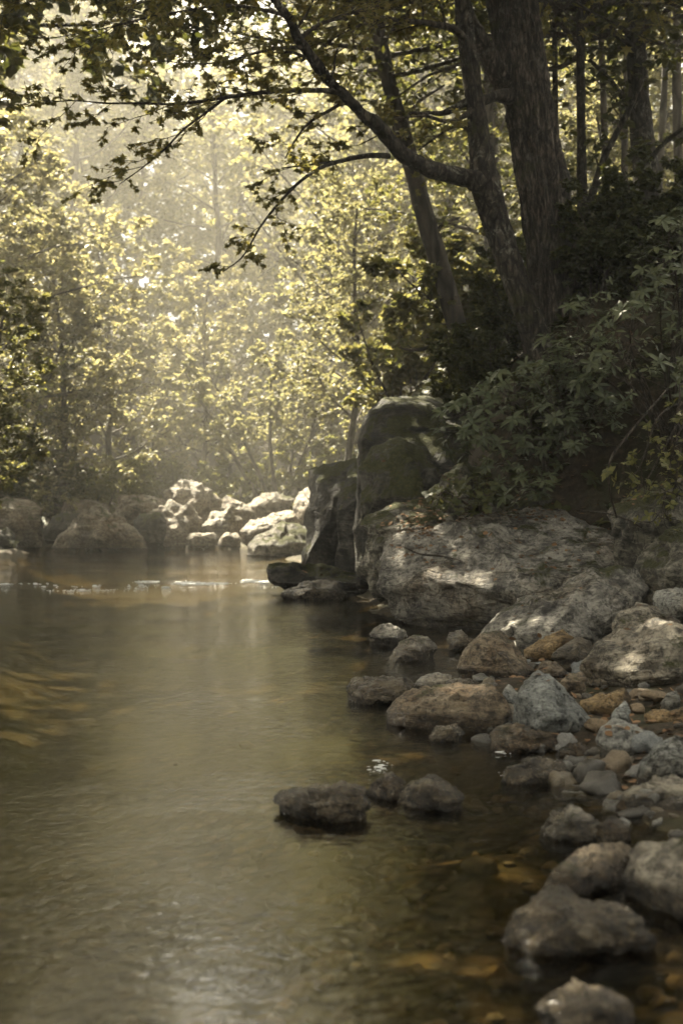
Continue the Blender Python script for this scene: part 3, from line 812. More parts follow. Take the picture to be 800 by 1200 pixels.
def scatter_cobbles(name, label, cat, group, mat, spots, flat=.5):
    protos = [pebble_mesh(name, mat, 100 + i + int(spots[0][0] * 10), flat * (0.8 + .12 * i)) for i in range(5)]
    for o in protos:
        tag(o, label, cat, group)
    for i, (x, y, z, s) in enumerate(spots):
        o = protos[i] if i < 5 else protos[i % 5].copy()
        if i >= 5:
            COL.objects.link(o)
        o.location = (x, y, z)
        o.scale = (s, s, s)
        o.rotation_euler = (rng.uniform(-.3, .3), rng.uniform(-.3, .3), rng.uniform(0, 6.28))


spots = []
while len(spots) < 290:
    y = rng.uniform(3.0, 10.5) if rng.random() < .85 else rng.uniform(10, 14)
    x = rng.uniform(-.26 * y, min(.26 * y, np.interp(y, _sy, _sr) + .1))
    if rng.random() < .6:
        y = rng.uniform(3.2, 7)
        x = rng.uniform(-.4, min(.26 * y, np.interp(y, _sy, _sr) + .1))
    elif x < 0 and rng.random() < .6:
        continue
    z = gz1(x, y)
    s = min(rng.lognormal(-3.25, .45), .085)
    if z + s * .45 > -0.01 or z < -.36:
        continue
    spots.append((x, y, z + s * .15, s))
scatter_cobbles('cobble', 'rounded brown cobble lying under the clear shallow water', 'cobble', 'cobbles under the clear water', M['bed_cobble'], spots, .5)
spots = []
while len(spots) < 210:
    y = rng.uniform(6.3, 12.5)
    x = rng.uniform(np.interp(y, _sy, _sr) - .25, .26 * y + (.9 if rng.random() < .25 else .1))
    z = gz1(x, y)
    s = min(rng.lognormal(-3.1, .55), .11)
    if z < -.05:
        continue
    spots.append((x, y, z + s * .2, s))
wet_spots = []
while len(wet_spots) < 110:
    y = rng.uniform(4.2, 12.5)
    x = rng.uniform(np.interp(y, _sy, _sr) - .5, np.interp(y, _sy, _sr) + .12)
    z = gz1(x, y)
    s = min(rng.lognormal(-2.8, .45), .12)
    if x > .27 * y or z + s * .5 < 0 or z < -s * .6:
        continue
    wet_spots.append((x, y, z + s * .12, s))
scatter_cobbles('wet_cobble', 'wet dark cobble breaking the water along the edge of the stony bank', 'cobble', 'wet cobbles along the water edge', M['wet_cobble'], wet_spots, .55)
scatter_cobbles('pebble', 'small loose pebble on the stony bank between the bigger rocks', 'pebble', 'pebbles on the stony bank', M['bank_cobble'], spots, .6)

# ------------------------------------------------------------------ trees
def resample(pts, n):
    pts = np.asarray(pts, float)
    # Catmull-Rom through the control points
    P = np.vstack([2 * pts[0] - pts[1], pts, 2 * pts[-1] - pts[-2]])
    t = np.linspace(0, len(pts) - 1 - 1e-9, n)
    i = t.astype(int)
    f = (t - i)[:, None]
    p0, p1, p2, p3 = P[i], P[i + 1], P[i + 2], P[i + 3]
    return 0.5 * (2 * p1 + (p2 - p0) * f + (2 * p0 - 5 * p1 + 4 * p2 - p3) * f ** 2 + (3 * p1 - p0 - 3 * p2 + p3) * f ** 3)


def px_path(ctrl, n):
    """ctrl rows: px, py, depth, radius in px -> points and radii"""
    c = np.array(ctrl, float)
    W = np.array([at(*r[:3]) for r in c])
    return resample(W, n), np.interp(np.linspace(0, len(c) - 1, n), np.arange(len(c)), c[:, 3] / FPX * c[:, 2])


class Cfg:
    pass


def cfg(**kw):
    c = Cfg()
    c.nch = [22, 9, 6]
    c.ratio = [.42, .42, .45]
    c.ang = [62, 52, 45]
    c.lo = [.2, .15, .1]
    c.wob = [.05, .12, .16, .2]
    c.up = [.02, .03, .01, -.02]
    c.nseg = [12, 6, 4, 3]
    c.sides = [9, 5, 3, 3]
    c.flat = [1, .55, .5, .5]
    c.rr = .42
    c.nleaf = 9
    c.leaf = .12
    c.droop = .15
    c.last = 3
    c.minr = .004
    for k, v in kw.items():
        setattr(c, k, v)
    return c


def grow(tb, lf, p, d, L, r, lev, c, rng):
    n = c.nseg[lev]
    pts = [p]
    dirs = [d]
    for i in range(n):
        d = d + rng.normal(0, c.wob[lev], 3)
        d[2] += c.up[lev]
        d = d / math.sqrt(d @ d)
        p = p + d * (L / n)
        pts.append(p)
        dirs.append(d)
    pts = np.array(pts)
    r1 = max(c.minr * .6, r * (.3 if lev == 0 else .25))
    rad = np.linspace(r, r1, n + 1)
    tb.tube(pts, rad, c.sides[lev], cap=False)
    if lev == c.last:
        m = c.nleaf
        t = rng.uniform(.12, 1.0, m) * n
        i = np.minimum(t.astype(int), n - 1)
        q = pts[i] + (pts[i + 1] - pts[i]) * (t - i)[:, None]
        dd = np.array(dirs)[i]
        side = rng.normal(0, 1, (m, 3)) * np.array([1, 1, .45])
        ld = dd * .5 + nrm(side) * .9
        ld[:, 2] -= c.droop
        nn = rng.normal(0, .45, (m, 3)) + np.array([0, 0, 1.0])
        lf.add(q, ld, nn, c.leaf * rng.uniform(.65, 1.25, m))
        return
    k = c.nch[lev]
    az = rng.uniform(0, 6.28)
    lo = c.lo[lev]
    for j in range(k):
        t = lo + (1 - lo) * (j + rng.uniform(.1, .9)) / k
        i = min(int(t * n), n - 1)
        f = t * n - i
        q = pts[i] + (pts[i + 1] - pts[i]) * f
        ax = dirs[i + 1]
        az += 2.4 + rng.normal(0, .35)
        u = np.cross(ax, [.3, .2, .95] if abs(ax[2]) < .9 else [1, .2, .1])
        u = u / math.sqrt(u @ u)
        w = np.cross(ax, u)
        a = R(c.ang[lev] + rng.normal(0, 9))
        cd = ax * math.cos(a) + (u * math.cos(az) + w * math.sin(az)) * math.sin(a)
        cd[2] *= c.flat[lev]
        cd = cd / math.sqrt(cd @ cd)
        if lev == 0:
            sh = c.shape(t) if hasattr(c, 'shape') else (1 - .55 * t)
        else:
            sh = 1 - .5 * t
        grow(tb, lf, q, cd, L * c.ratio[lev] * sh * rng.uniform(.7, 1.25), max(c.minr, (r + (r1 - r) * t) * c.rr * rng.uniform(.8, 1.1)), lev + 1, c, rng)


def make_tree(name, label, cat, seed, H, r, c, leafm, barkm, group=None, lean=(0, 0), template=LEAF_DIAMOND, stems=1):
    rng = np.random.default_rng(seed)
    root = thing(name, (0, 0, 0), label, cat, group)
    tb, lf = MB(), Leaves()
    for s in range(stems):
        a = s * 6.28 / max(1, stems) + rng.uniform(0, .8)
        sp = 0 if stems == 1 else rng.uniform(.25, .6)
        d = np.array([lean[0] + math.cos(a) * sp, lean[1] + math.sin(a) * sp, 1.0])
        grow(tb, lf, np.array([math.cos(a) * .1 * (stems > 1), math.sin(a) * .1 * (stems > 1), -.3]), d / np.linalg.norm(d), H * rng.uniform(.85, 1.0), r, 0, c, rng)
    tb.build('trunk', barkm, root)
    lf.build('crown', leafm, template, root, rng)
    return root


FAR_GROUP = 'trees of the misty wood up the valley'
V = {}
V['airy'] = make_tree('woodland_tree', '', 'tree', 21, 9.5, .13, cfg(nch=[24, 9, 6], nleaf=9, leaf=.15, lo=[.12, .12, .1]), M['leaf_far'], M['bark_far'])
V['airy2'] = make_tree('woodland_tree', '', 'tree', 22, 11, .15, cfg(nch=[24, 9, 6], nleaf=9, leaf=.15, lo=[.18, .12, .1], ang=[70, 55, 45], up=[.02, -.01, 0, -.03]), M['leaf_far'], M['bark_far'], lean=(.12, 0))
V['tall'] = make_tree('tall_tree', '', 'tree', 23, 23, .3, cfg(nch=[30, 9, 6], ratio=[.24, .42, .45], nleaf=9, leaf=.21, lo=[.3, .2, .1], shape=lambda t: 1.25 - .8 * abs(t - .55)), M['leaf_far'], M['bark_far'])
V['tall2'] = make_tree('tall_tree', '', 'tree', 24, 20, .26, cfg(nch=[28, 9, 6], ratio=[.27, .42, .45], nleaf=9, leaf=.21, lo=[.22, .2, .1], shape=lambda t: 1.2 - .7 * abs(t - .5)), M['leaf_far'], M['bark_far'])
V['green'] = make_tree('streamside_tree', '', 'tree', 25, 8.5, .12, cfg(nch=[24, 9, 6], nleaf=9, leaf=.12, lo=[.24, .12, .1], ang=[66, 52, 45]), M['leaf_mid'], M['bark_far'], lean=(.15, 0))
V['green2'] = make_tree('streamside_tree', '', 'tree', 26, 10, .14, cfg(nch=[26, 9, 6], nleaf=8, leaf=.12, lo=[.15, .12, .1], ang=[72, 52, 45]), M['leaf_mid'], M['bark_far'])
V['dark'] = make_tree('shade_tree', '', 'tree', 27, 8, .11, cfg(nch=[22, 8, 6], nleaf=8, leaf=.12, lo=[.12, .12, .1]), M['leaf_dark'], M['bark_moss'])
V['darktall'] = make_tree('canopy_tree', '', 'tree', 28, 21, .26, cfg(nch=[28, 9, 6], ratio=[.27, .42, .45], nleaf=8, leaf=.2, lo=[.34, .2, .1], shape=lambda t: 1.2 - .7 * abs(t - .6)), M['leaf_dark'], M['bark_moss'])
V['spread'] = make_tree('canopy_tree', '', 'tree', 33, 18, .3, cfg(nch=[22, 10, 7], ratio=[.48, .4, .42], nleaf=12, leaf=.28, lo=[.45, .2, .1], ang=[70, 52, 45], shape=lambda t: 1.15 - .5 * abs(t - .75)), M['leaf_dark'], M['bark_moss'])  # dense crown with oversized leaves, made to shade the foreground from out of view
V['multi'] = make_tree('many_stemmed_tree', '', 'tree', 29, 6.5, .085, cfg(nch=[9, 7, 5], nleaf=8, leaf=.14, lo=[.4, .2, .1], ratio=[.34, .42, .45]), M['leaf_far'], M['bark_far'], stems=7)
V['bush'] = make_tree('streamside_bush', '', 'bush', 30, 2.6, .03, cfg(nch=[9, 6, 4], nleaf=8, leaf=.11, lo=[.15, .2, .1], ratio=[.4, .45, .45], wob=[.1, .14, .16, .2]), M['leaf_mid'], M['twig'], stems=6)
V['darkbush'] = make_tree('shade_bush', '', 'bush', 31, 2.4, .028, cfg(nch=[9, 6, 4], nleaf=8, leaf=.1, lo=[.15, .2, .1], ratio=[.4, .45, .45], wob=[.1, .14, .16, .2]), M['leaf_dark'], M['twig'], stems=6)
USED = set()


def plant(kind, px, y, rz, s, label, group=None, dz=0.0, x=None):
    X = (px - 400) / FPX * y if x is None else x
    z = gz1(X, y) + dz
    src = V[kind]
    if kind in USED:
        o = dup(src, (X, y, z), rz, s, label, group)
    else:
        USED.add(kind)
        o = src
        o.location = (X, y, z)
        o.rotation_euler = (0, 0, rz)
        o.scale = (s, s, s)
        o['label'] = label
        if group:
            o['group'] = group
    return o


# left bank, from the frame edge towards the boulders
LB = 'trees leaning in from the left bank'
plant('green', -65, 25, .2, .7, 'shady green tree at the left edge, nearest of the left bank trees', LB)
plant('airy2', -25, 38, 1.4, .9, 'yellow-green tree at the left edge behind the leftmost far boulder', LB)
plant('airy', 70, 39.5, 2.6, .9, 'green tree growing behind the leftmost far boulders', LB)
plant('green2', -95, 29, .9, .8, 'leafy tree at the left edge, low over the leftmost far boulder', LB)
plant('dark', 20, 38, 2.2, .75, 'small dark tree on the left bank right above the leftmost far boulder', LB)
plant('airy2', -10, 37, 3.3, 1.2, 'tall green tree behind the small dark left bank tree', LB)
plant('airy2', 60, 48, .4, 1.1, 'yellow-green tree deep on the left bank behind the flat pale boulder', LB)
plant('airy', 130, 50, 2.0, 1.05, 'pale yellow-green tree behind the angular tan boulder', LB)
BB = 'bushes on the left bank'
plant('darkbush', 15, 37, 0, 1.0, 'dark bush on the left bank behind the leftmost far boulder', BB)
plant('bush', 95, 39, 1, 1.0, 'green bush above the flat pale boulder of the back row', BB)
plant('darkbush', 60, 39, 2, 1.1, 'dark bush on the left bank behind the low dark slab', BB)
plant('bush', 150, 43, 3, .9, 'low green bush behind the broad flat-topped boulder', BB)
# head of the pool
CB = 'trees and bushes behind the far boulders'
plant('multi', 328, 45, 0, 1.0, 'many-stemmed tree fanning out behind the wide grey rounded boulder', CB)
plant('bush', 262, 44, 4, .8, 'greyish bush behind the long pale slanting boulder', CB)
plant('bush', 300, 47, 5, 1.0, 'greyish green bush at the left foot of the many-stemmed tree', CB)
plant('bush', 370, 41, .6, 1.1, 'yellow-green bush right above the dark cliff rock', CB)
plant('bush', 208, 47, 2.3, .9, 'low bush behind the pale peaked boulder', CB)
plant('airy', 230, 54, 4.1, 1.0, 'airy sunlit tree in the middle behind the pale peaked boulder', CB)
plant('airy2', 390, 50, 2.9, 1.0, 'sunlit tree behind the many-stemmed tree, on its right', CB)
plant('airy', 440, 40, 5.0, 1.05, 'yellow-green tree above the tall mossy boulder', CB)
plant('airy2', 500, 46, 1.7, 1.2, 'sunlit tree seen left of the leaning blurred trunk', CB)
plant('airy', 405, 33, 3.7, .7, 'small yellow-green tree right behind the dark cliff rock', CB)
plant('bush', 470, 27, 1.2, 1.1, 'bush with yellow-green leaves behind the tall mossy boulder', CB)
plant('bush', 545, 24, 3.2, 1.1, 'bush with yellow-green leaves behind the rhododendron, left of the big trunk', CB)
TB = 'tall trees at the head of the pool'
plant('tall2', 420, 52, 5.1, 1.1, 'tall misty tree behind the tall mossy boulder, left of the leaning trunk', TB)
plant('tall', 520, 50, 3.6, 1.0, 'tall misty tree between the leaning trunk and the forked tree', TB)
# the misty wood
rng = np.random.default_rng(77)
for row, (y, k, kinds, px0, px1) in enumerate([(62, 10, ('airy2', 'airy'), -60, 840), (70, 10, ('tall2', 'airy2'), -80, 860), (84, 10, ('tall', 'tall2'), -60, 840), (100, 9, ('tall', 'tall2'), -60, 660), (122, 9, ('tall2', 'tall'), -60, 660)]):
    for i in range(k):
        px = px0 + (px1 - px0) * (i + rng.uniform(.2, .8)) / k
        kd = kinds[rng.integers(0, 2)]
        s = rng.uniform(.85, 1.15)
        if 140 < px < 340:
            s *= {0: .95, 1: .9, 2: 1.0, 3: 1.0, 4: .95}[row]
        elif row >= 2:
            s *= (1.25, 1.45, 1.5)[row - 2] if px < 480 else 1.1
        plant(kd, px, y + rng.uniform(-3.5, 3.5), rng.uniform(0, 6.28), s, 'hazy yellow-green tree in the misty wood up the valley beyond the far boulders', FAR_GROUP)
# right bank wood, in the shade
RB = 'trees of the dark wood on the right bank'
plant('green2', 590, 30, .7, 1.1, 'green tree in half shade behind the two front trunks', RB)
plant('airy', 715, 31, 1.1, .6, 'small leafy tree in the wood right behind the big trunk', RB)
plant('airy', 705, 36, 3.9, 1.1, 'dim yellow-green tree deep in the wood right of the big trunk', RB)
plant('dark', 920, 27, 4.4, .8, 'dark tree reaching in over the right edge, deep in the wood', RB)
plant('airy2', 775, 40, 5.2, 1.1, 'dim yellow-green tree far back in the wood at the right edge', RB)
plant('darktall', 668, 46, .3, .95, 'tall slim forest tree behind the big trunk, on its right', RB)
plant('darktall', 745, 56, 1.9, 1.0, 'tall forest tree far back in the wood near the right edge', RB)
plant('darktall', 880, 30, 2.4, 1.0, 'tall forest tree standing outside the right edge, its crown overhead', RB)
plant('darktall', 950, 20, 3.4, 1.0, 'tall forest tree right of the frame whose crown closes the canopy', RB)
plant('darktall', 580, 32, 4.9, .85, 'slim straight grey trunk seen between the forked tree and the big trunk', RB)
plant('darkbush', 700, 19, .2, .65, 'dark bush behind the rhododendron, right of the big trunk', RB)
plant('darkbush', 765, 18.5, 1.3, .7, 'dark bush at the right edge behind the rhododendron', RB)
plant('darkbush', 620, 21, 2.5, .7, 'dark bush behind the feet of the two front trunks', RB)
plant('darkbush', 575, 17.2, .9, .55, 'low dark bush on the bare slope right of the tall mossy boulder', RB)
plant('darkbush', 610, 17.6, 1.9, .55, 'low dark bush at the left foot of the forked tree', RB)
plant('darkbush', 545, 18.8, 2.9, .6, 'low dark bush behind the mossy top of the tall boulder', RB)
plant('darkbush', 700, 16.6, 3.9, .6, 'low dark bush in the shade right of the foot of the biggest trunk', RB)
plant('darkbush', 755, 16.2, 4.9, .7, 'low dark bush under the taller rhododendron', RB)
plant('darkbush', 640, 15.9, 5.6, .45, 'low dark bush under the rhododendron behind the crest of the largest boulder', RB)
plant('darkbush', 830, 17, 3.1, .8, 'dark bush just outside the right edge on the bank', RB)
# unseen tall trees added on the left bank so their crowns shade the foreground
LC = 'added shade trees of the left bank'
for kd, x, y, rz, s, lb in [('darktall', -7.0, 16.0, 0.5, 1.0, 'added tall shade tree left of the frame, level with the biggest trunk'),
                            ('spread', -6.6, 21.0, 1.1, 1.12, 'added spreading shade tree left of the frame between the near pool and the riffle'),
                            ('spread', -9.0, 24.5, 2.1, 1.15, 'added spreading shade tree left of the frame beside the riffle'),
                            ('spread', -6.3, 13.5, 4.0, 1.0, 'added spreading shade tree left of the frame whose boughs overhang the pool'),
                            ('darktall', -6.4, 9.0, 3.3, 1.0, 'added tall shade tree left of the frame beside the near pool')]:
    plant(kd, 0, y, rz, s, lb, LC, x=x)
for kd, x, y, rz, s in [('dark', -2.6, -4, .4, 1.25), ('dark', 2.6, -4.5, 1.5, 1.3), ('dark', .2, -7, 2.2, 1.4), ('dark', 5.6, -1.5, 2.6, 1.35), ('dark', -6.2, -1, 3.8, 1.35), ('dark', -6.8, 4, 4.9, 1.2), ('dark', 6.2, 4.5, 5.6, 1.35), ('dark', 5.8, 9.5, .9, 1.2), ('darktall', 7.2, 13, 1.1, .95)]:
    plant(kd, 0, y, rz, s, 'unseen tree added around the near pool to screen off sky light', 'unseen screening trees around the near pool', x=x)  # unseen trees added as a wall that keeps sky light off the rocks

# ------------------------------------------------------------------ the two front trees and their neighbours
def barked_trunk(ctrl, n, sides, amp, seed, flare=0.0, furrow=10.0, crook=0.0):
    """a trunk with furrowed bark in the mesh itself"""
    P, rad = px_path(ctrl, n)
    t = np.linspace(0, 1, n)
    if crook:
        w_ = np.minimum(1, t * 8)[:, None] * crook
        P = P + w_ * np.stack([fbm(P * 2.6 + 7 * q, seed + q, 3) for q in range(3)], -1)
        rad = rad * (1 + .18 * fbm(P * 5.0, seed + 5, 2))
    rad = rad * (1 + flare * np.exp(-t * 16))
    m = MB()
    V_ = m.tube(P, rad, sides)
    k = n * sides
    ang = np.tile(np.arange(sides) / sides * 2 * np.pi, n)
    rr = np.repeat(rad, sides)
    ln = np.concatenate([[0], np.cumsum(np.linalg.norm(np.diff(P, axis=0), axis=1))])
    s = np.repeat(ln, sides)
    Q = np.stack([np.cos(ang) * furrow * .5, np.sin(ang) * furrow * .5, s * 1.7], -1)
    cen = np.repeat(P, sides, 0)
    rdir = nrm(V_[:k] - cen)
    h = (ridged(Q + fbm(Q * .8, seed + 40, 2)[:, None] * .5, seed, 3) - .9) * amp
    Q2 = np.stack([np.cos(ang) * .8, np.sin(ang) * .8, s * .7], -1)
    h = h + fbm(Q2, seed + 9, 3) * rr * .09
    root = np.exp(-s / .45) * flare
    h = h + root * rr * .5 * np.maximum(0, np.cos(ang * 5 + 1.0 + seed))
    V_[:k] += rdir * h[:, None]
    m.v[0][:k] = V_[:k]
    return m, P, rad


def limb(parent, name, mat, ctrl, n, sides, amp, seed):
    m, P, rad = barked_trunk(ctrl, n, sides, amp, seed, 0, 5, .028)
    o = m.build(name, mat, None, loc=None)
    rel(o, parent)
    return o, P, rad


def rel(o, parent):
    """parent a mesh built in world coordinates to a thing standing elsewhere"""
    o.parent = parent
    o.location = [-c for c in parent.location]


def sprays(tb, lf, P, rad, rng, spacing, L, c, lev=2, t0=.1, droop=0.0):
    """leafy side twigs along a limb"""
    ln = np.concatenate([[0], np.cumsum(np.linalg.norm(np.diff(P, axis=0), axis=1))])
    s = ln[-1] * t0
    side = 1
    while s < ln[-1]:
        q = np.array([np.interp(s, ln, P[:, i]) for i in range(3)])
        q2 = np.array([np.interp(min(s + .05, ln[-1]), ln, P[:, i]) for i in range(3)])
        ax = q2 - q if s + .05 < ln[-1] else P[-1] - P[-2]
        ax = ax / (np.linalg.norm(ax) + 1e-9)
        h = np.cross(ax, [0, 0, 1.0])
        h = h / (np.linalg.norm(h) + 1e-9)
        d = ax * rng.uniform(.5, .9) + h * side * rng.uniform(.5, 1.0) + np.array([0, 0, rng.normal(.05 - droop, .28)])
        d = d / np.linalg.norm(d)
        grow(tb, lf, q, d, L * rng.uniform(.55, 1.2), max(.004, np.interp(s, ln, rad) * .4), lev, c, rng)
        side = -side
        s += spacing * rng.uniform(.6, 1.4)


base = at(660, 432, 17.2)
big = thing('oak_tree', (base[0], base[1], base[2] - .3), 'biggest tree trunk, thick, straight and furrowed, rising from the right bank', 'tree')
m, Pb, rb = barked_trunk([(662, 470, 17.2, 40), (661, 430, 17.2, 37), (659, 395, 17.2, 34), (648, 300, 17.2, 31.5), (631, 200, 17.2, 30), (614, 100, 17.2, 28.5), (606, 50, 17.2, 29), (599, 0, 17.2, 30), (588, -90, 17.2, 27), (575, -220, 17.2, 24), (560, -420, 17.2, 18), (555, -650, 17.2, 12)], 420, 120, .034, 3, .25, 7)
o = m.build('trunk', M['bark'])
rel(o, big)
limb(big, 'limb', M['bark'], [(592, 98, 17.1, 15), (578, 76, 17.0, 12), (563, 52, 16.9, 10), (549, 22, 16.8, 9), (538, -20, 16.7, 8), (522, -90, 16.5, 7), (500, -190, 16.3, 5)], 70, 20, .012, 5)
limb(big, 'broken_branch', M['bark_moss'], [(600, 112, 17.1, 9), (584, 113, 16.9, 8), (566, 116, 16.7, 6), (545, 120, 16.5, 4.5), (522, 130, 16.4, 3.5), (500, 133, 16.3, 2.5), (478, 134, 16.2, 1.4)], 40, 10, .006, 6)
rng = np.random.default_rng(8)
cb = cfg(nch=[24, 9, 5], ratio=[.3, .42, .45], nleaf=8, leaf=.15, droop=.3, nseg=[12, 8, 5, 3])
tb, lf = MB(), Leaves()
for k in range(36):
    i = int(262 + k * 4.3)
    a = k * 2.4
    d = np.array([math.cos(a), math.sin(a) * .9, .28])
    grow(tb, lf, Pb[i], d / np.linalg.norm(d), rng.uniform(3.0, 5.6), .07, 1, cb, rng)
o = tb.build('crown_branches', M['bark_moss'])
rel(o, big)
o = lf.build('crown', M['leaf_maple'], LEAF_MAPLE, None, rng)
rel(o, big)

base = at(640, 435, 16.6)
fork = thing('forked_tree', (base[0], base[1], base[2] - .3), 'slimmer dark mossy tree left of the biggest trunk, one long bough arching left', 'tree')
m, Pf, rf = barked_trunk([(646, 462, 16.7, 22), (640, 430, 16.7, 20), (628, 395, 16.7, 18), (612, 350, 16.6, 16.5), (594, 300, 16.6, 16), (579, 255, 16.6, 17), (569, 218, 16.5, 17), (562, 170, 16.5, 12.5), (556, 120, 16.5, 11), (548, 60, 16.5, 10), (541, 0, 16.5, 9.5), (533, -80, 16.5, 8.5), (526, -180, 16.4, 7), (522, -300, 16.4, 5)], 260, 48, .016, 11, .2, 7)
rel(m.build('trunk', M['bark_moss']), fork)
bough, P1, r1 = limb(fork, 'bough', M['bark_moss'], [(577, 232, 16.5, 14), (560, 216, 16.45, 13), (535, 208, 16.35, 11.5), (508, 201, 16.2, 10), (482, 190, 16.0, 9.5), (461, 172, 15.9, 9), (440, 150, 15.7, 8.2), (418, 126, 15.5, 7.4), (395, 102, 15.3, 6.6), (372, 78, 15.1, 6), (352, 50, 14.9, 5.2), (336, 20, 14.7, 4.6), (318, -12, 14.5, 4), (292, -60, 14.2, 3), (255, -120, 13.9, 1.8)], 150, 20, .011, 12)
subs = [
    [(398, 108, 15.3, 4), (380, 106, 15.2, 3.2), (355, 106, 15.0, 2.9), (320, 107, 14.8, 2.6), (280, 112, 14.6, 2.4), (240, 118, 14.4, 2), (205, 122, 14.2, 1.7), (165, 121, 14.0, 1.4), (125, 121, 13.8, 1.1), (80, 118, 13.6, .8), (30, 125, 13.4, .5)],
    [(262, 116, 14.5, 2), (240, 133, 14.4, 1.6), (215, 152, 14.3, 1.3), (192, 176, 14.2, 1.1), (165, 198, 14.1, .8), (140, 216, 14.0, .5)],
    [(456, 183, 15.9, 3.6), (440, 182, 15.8, 3.2), (420, 184, 15.7, 3), (398, 189, 15.6, 2.6), (375, 197, 15.4, 2.3), (350, 214, 15.3, 2), (326, 239, 15.2, 1.6), (305, 266, 15.1, 1.3), (285, 300, 15.0, 1), (262, 318, 14.9, .6)],
    [(400, 189, 15.6, 2), (378, 191, 15.5, 1.5), (355, 194, 15.4, 1.2), (330, 197, 15.3, .7)],
    [(424, 132, 15.5, 3), (404, 121, 15.6, 2.4), (385, 130, 15.7, 2), (362, 144, 15.8, 1.6), (346, 164, 15.9, 1.2), (334, 186, 16.0, .7)],
    [(350, 46, 14.9, 3), (372, 30, 15.1, 2.2), (400, 20, 15.3, 1.7), (430, 8, 15.5, 1.2), (460, -10, 15.7, .8)],
    [(335, 18, 14.7, 2.6), (300, 10, 14.4, 2.1), (262, 6, 14.1, 1.7), (220, 12, 13.8, 1.3), (175, 20, 13.5, 1), (120, 34, 13.2, .7), (60, 45, 13, .5)],
    [(356, 56, 14.9, 2.8), (330, 56, 14.7, 2), (300, 62, 14.5, 1.6), (265, 72, 14.3, 1.2), (225, 75, 14.1, .9), (185, 70, 13.9, .6)],
    [(548, 50, 16.5, 5), (534, 36, 16.3, 4.4), (516, 30, 16.2, 4), (495, 26, 16.0, 3.4), (470, 24, 15.8, 2.8), (448, 22, 15.6, 2), (420, 30, 15.4, 1.3), (395, 42, 15.2, .8)],
    [(470, 140, 16.2, 1.5), (456, 148, 16.0, 1.2), (440, 160, 15.9, 1), (420, 170, 15.8, .6)],
    [(556, 125, 16.5, 4), (540, 138, 16.3, 3), (520, 142, 16.1, 2.4), (500, 136, 16, 2), (480, 137, 15.9, 1.3), (462, 139, 15.8, .7)],
    [(560, 170, 16.5, 3), (545, 150, 16.6, 2.2), (528, 150, 16.7, 1.8), (505, 165, 16.8, 1.4), (490, 176, 16.9, .8)],
    [(318, -12, 14.5, 2), (270, -20, 14.1, 1.7), (210, -15, 13.7, 1.4), (150, -5, 13.3, 1.1), (90, -5, 13, .8), (20, 5, 12.7, .5)],
    [(528, -190, 16.4, 4), (490, -210, 15.8, 3.4), (455, -215, 15.2, 2.6), (420, -215, 14.6, 1.8), (385, -210, 14.1, 1)],  # boughs from here on: added above the frame to hide sky from the water
    [(524, -260, 16.4, 4), (480, -290, 15.4, 3.4), (440, -300, 14.4, 2.6), (400, -300, 13.4, 1.6), (370, -295, 12.8, .8)],
    [(526, -180, 16.4, 3.6), (480, -230, 17, 3.2), (400, -230, 18, 2.6), (320, -215, 19, 2), (240, -190, 19.5, 1.4), (180, -170, 20, .8)],  # extra bough out of view, added to stop sun reaching the boulders
    [(255, -118, 13.9, 1.8), (190, -150, 13.4, 1.5), (120, -165, 12.8, 1.1), (50, -175, 12.2, .7)],
]
rng = np.random.default_rng(15)
cs = cfg(nch=[0, 8, 6], ratio=[.4, .45, .5], nleaf=10, leaf=.068, droop=.3, wob=[.05, .1, .14, .18], nseg=[8, 6, 5, 3], sides=[6, 5, 4, 3], flat=[1, .8, .6, .6])
tb, lf = MB(), Leaves()
for k, c in enumerate(subs):
    P, rad = px_path(c, 40)
    o = MB()
    o.tube(P, rad, 8)
    rel(o.build('branch', M['bark_moss'] if k < 4 else M['twig']), fork)
    dense = {0: .17, 1: .2, 2: .3, 3: .3, 4: .28, 5: .2, 6: .14, 7: .24, 8: .2, 9: .3, 10: .5, 11: .4, 12: .2, 15: .09}.get(k, .13)
    sprays(tb, lf, P, rad, rng, dense, 1.1 if k == 15 else .75 if k not in (2, 3, 9, 10, 11) else .5, cs, 2, t0={0: .12, 2: .25}.get(k, .13))
sprays(tb, lf, P1, r1, rng, .35, .55, cs, 2, t0=.45)
for k in range(8):
    i = int(200 + k * 7)
    d = np.array([math.cos(k * 2.4) - .3, math.sin(k * 2.4) * .8, .25])
    grow(tb, lf, Pf[i], d / np.linalg.norm(d), rng.uniform(2, 3.2), .04, 1, cs, rng)
rel(tb.build('twigs', M['twig']), fork)
rel(lf.build('crown', M['leaf_maple'], LEAF_MAPLE, None, rng), fork)


def plain_trunk(name, label, ctrl, mat, seed, branches, cset, leafm, n=160, sides=28, amp=.015, leafy=True, group=None):
    b0 = at(*ctrl[0][:3])
    t = thing(name, b0, label, 'tree', group)
    mm, P, rad = barked_trunk(ctrl, n, sides, amp, seed, .12, 6)
    rel(mm.build('trunk', mat), t)
    rg = np.random.default_rng(seed)
    tb, lf = MB(), Leaves()
    for c in branches:
        Pq, rq = px_path(c, 30)
        o = MB()
        o.tube(Pq, rq, 8)
        rel(o.build('branch', mat), t)
        sprays(tb, lf, Pq, rq, rg, .35, .8, cset, 2)
    if leafy:
        for k in range(20):
            i = int(n * (.66 + .33 * k / 20))
            d = np.array([math.cos(k * 2.4 + seed), math.sin(k * 2.4 + seed), .25])
            grow(tb, lf, P[i], d / np.linalg.norm(d), rg.uniform(2.2, 4.2), .045, 1, cset, rg)
    if tb.n:
        rel(tb.build('twigs', M['twig']), t)
        rel(lf.build('crown', leafm, LEAF_DIAMOND, None, rg), t)
    return t


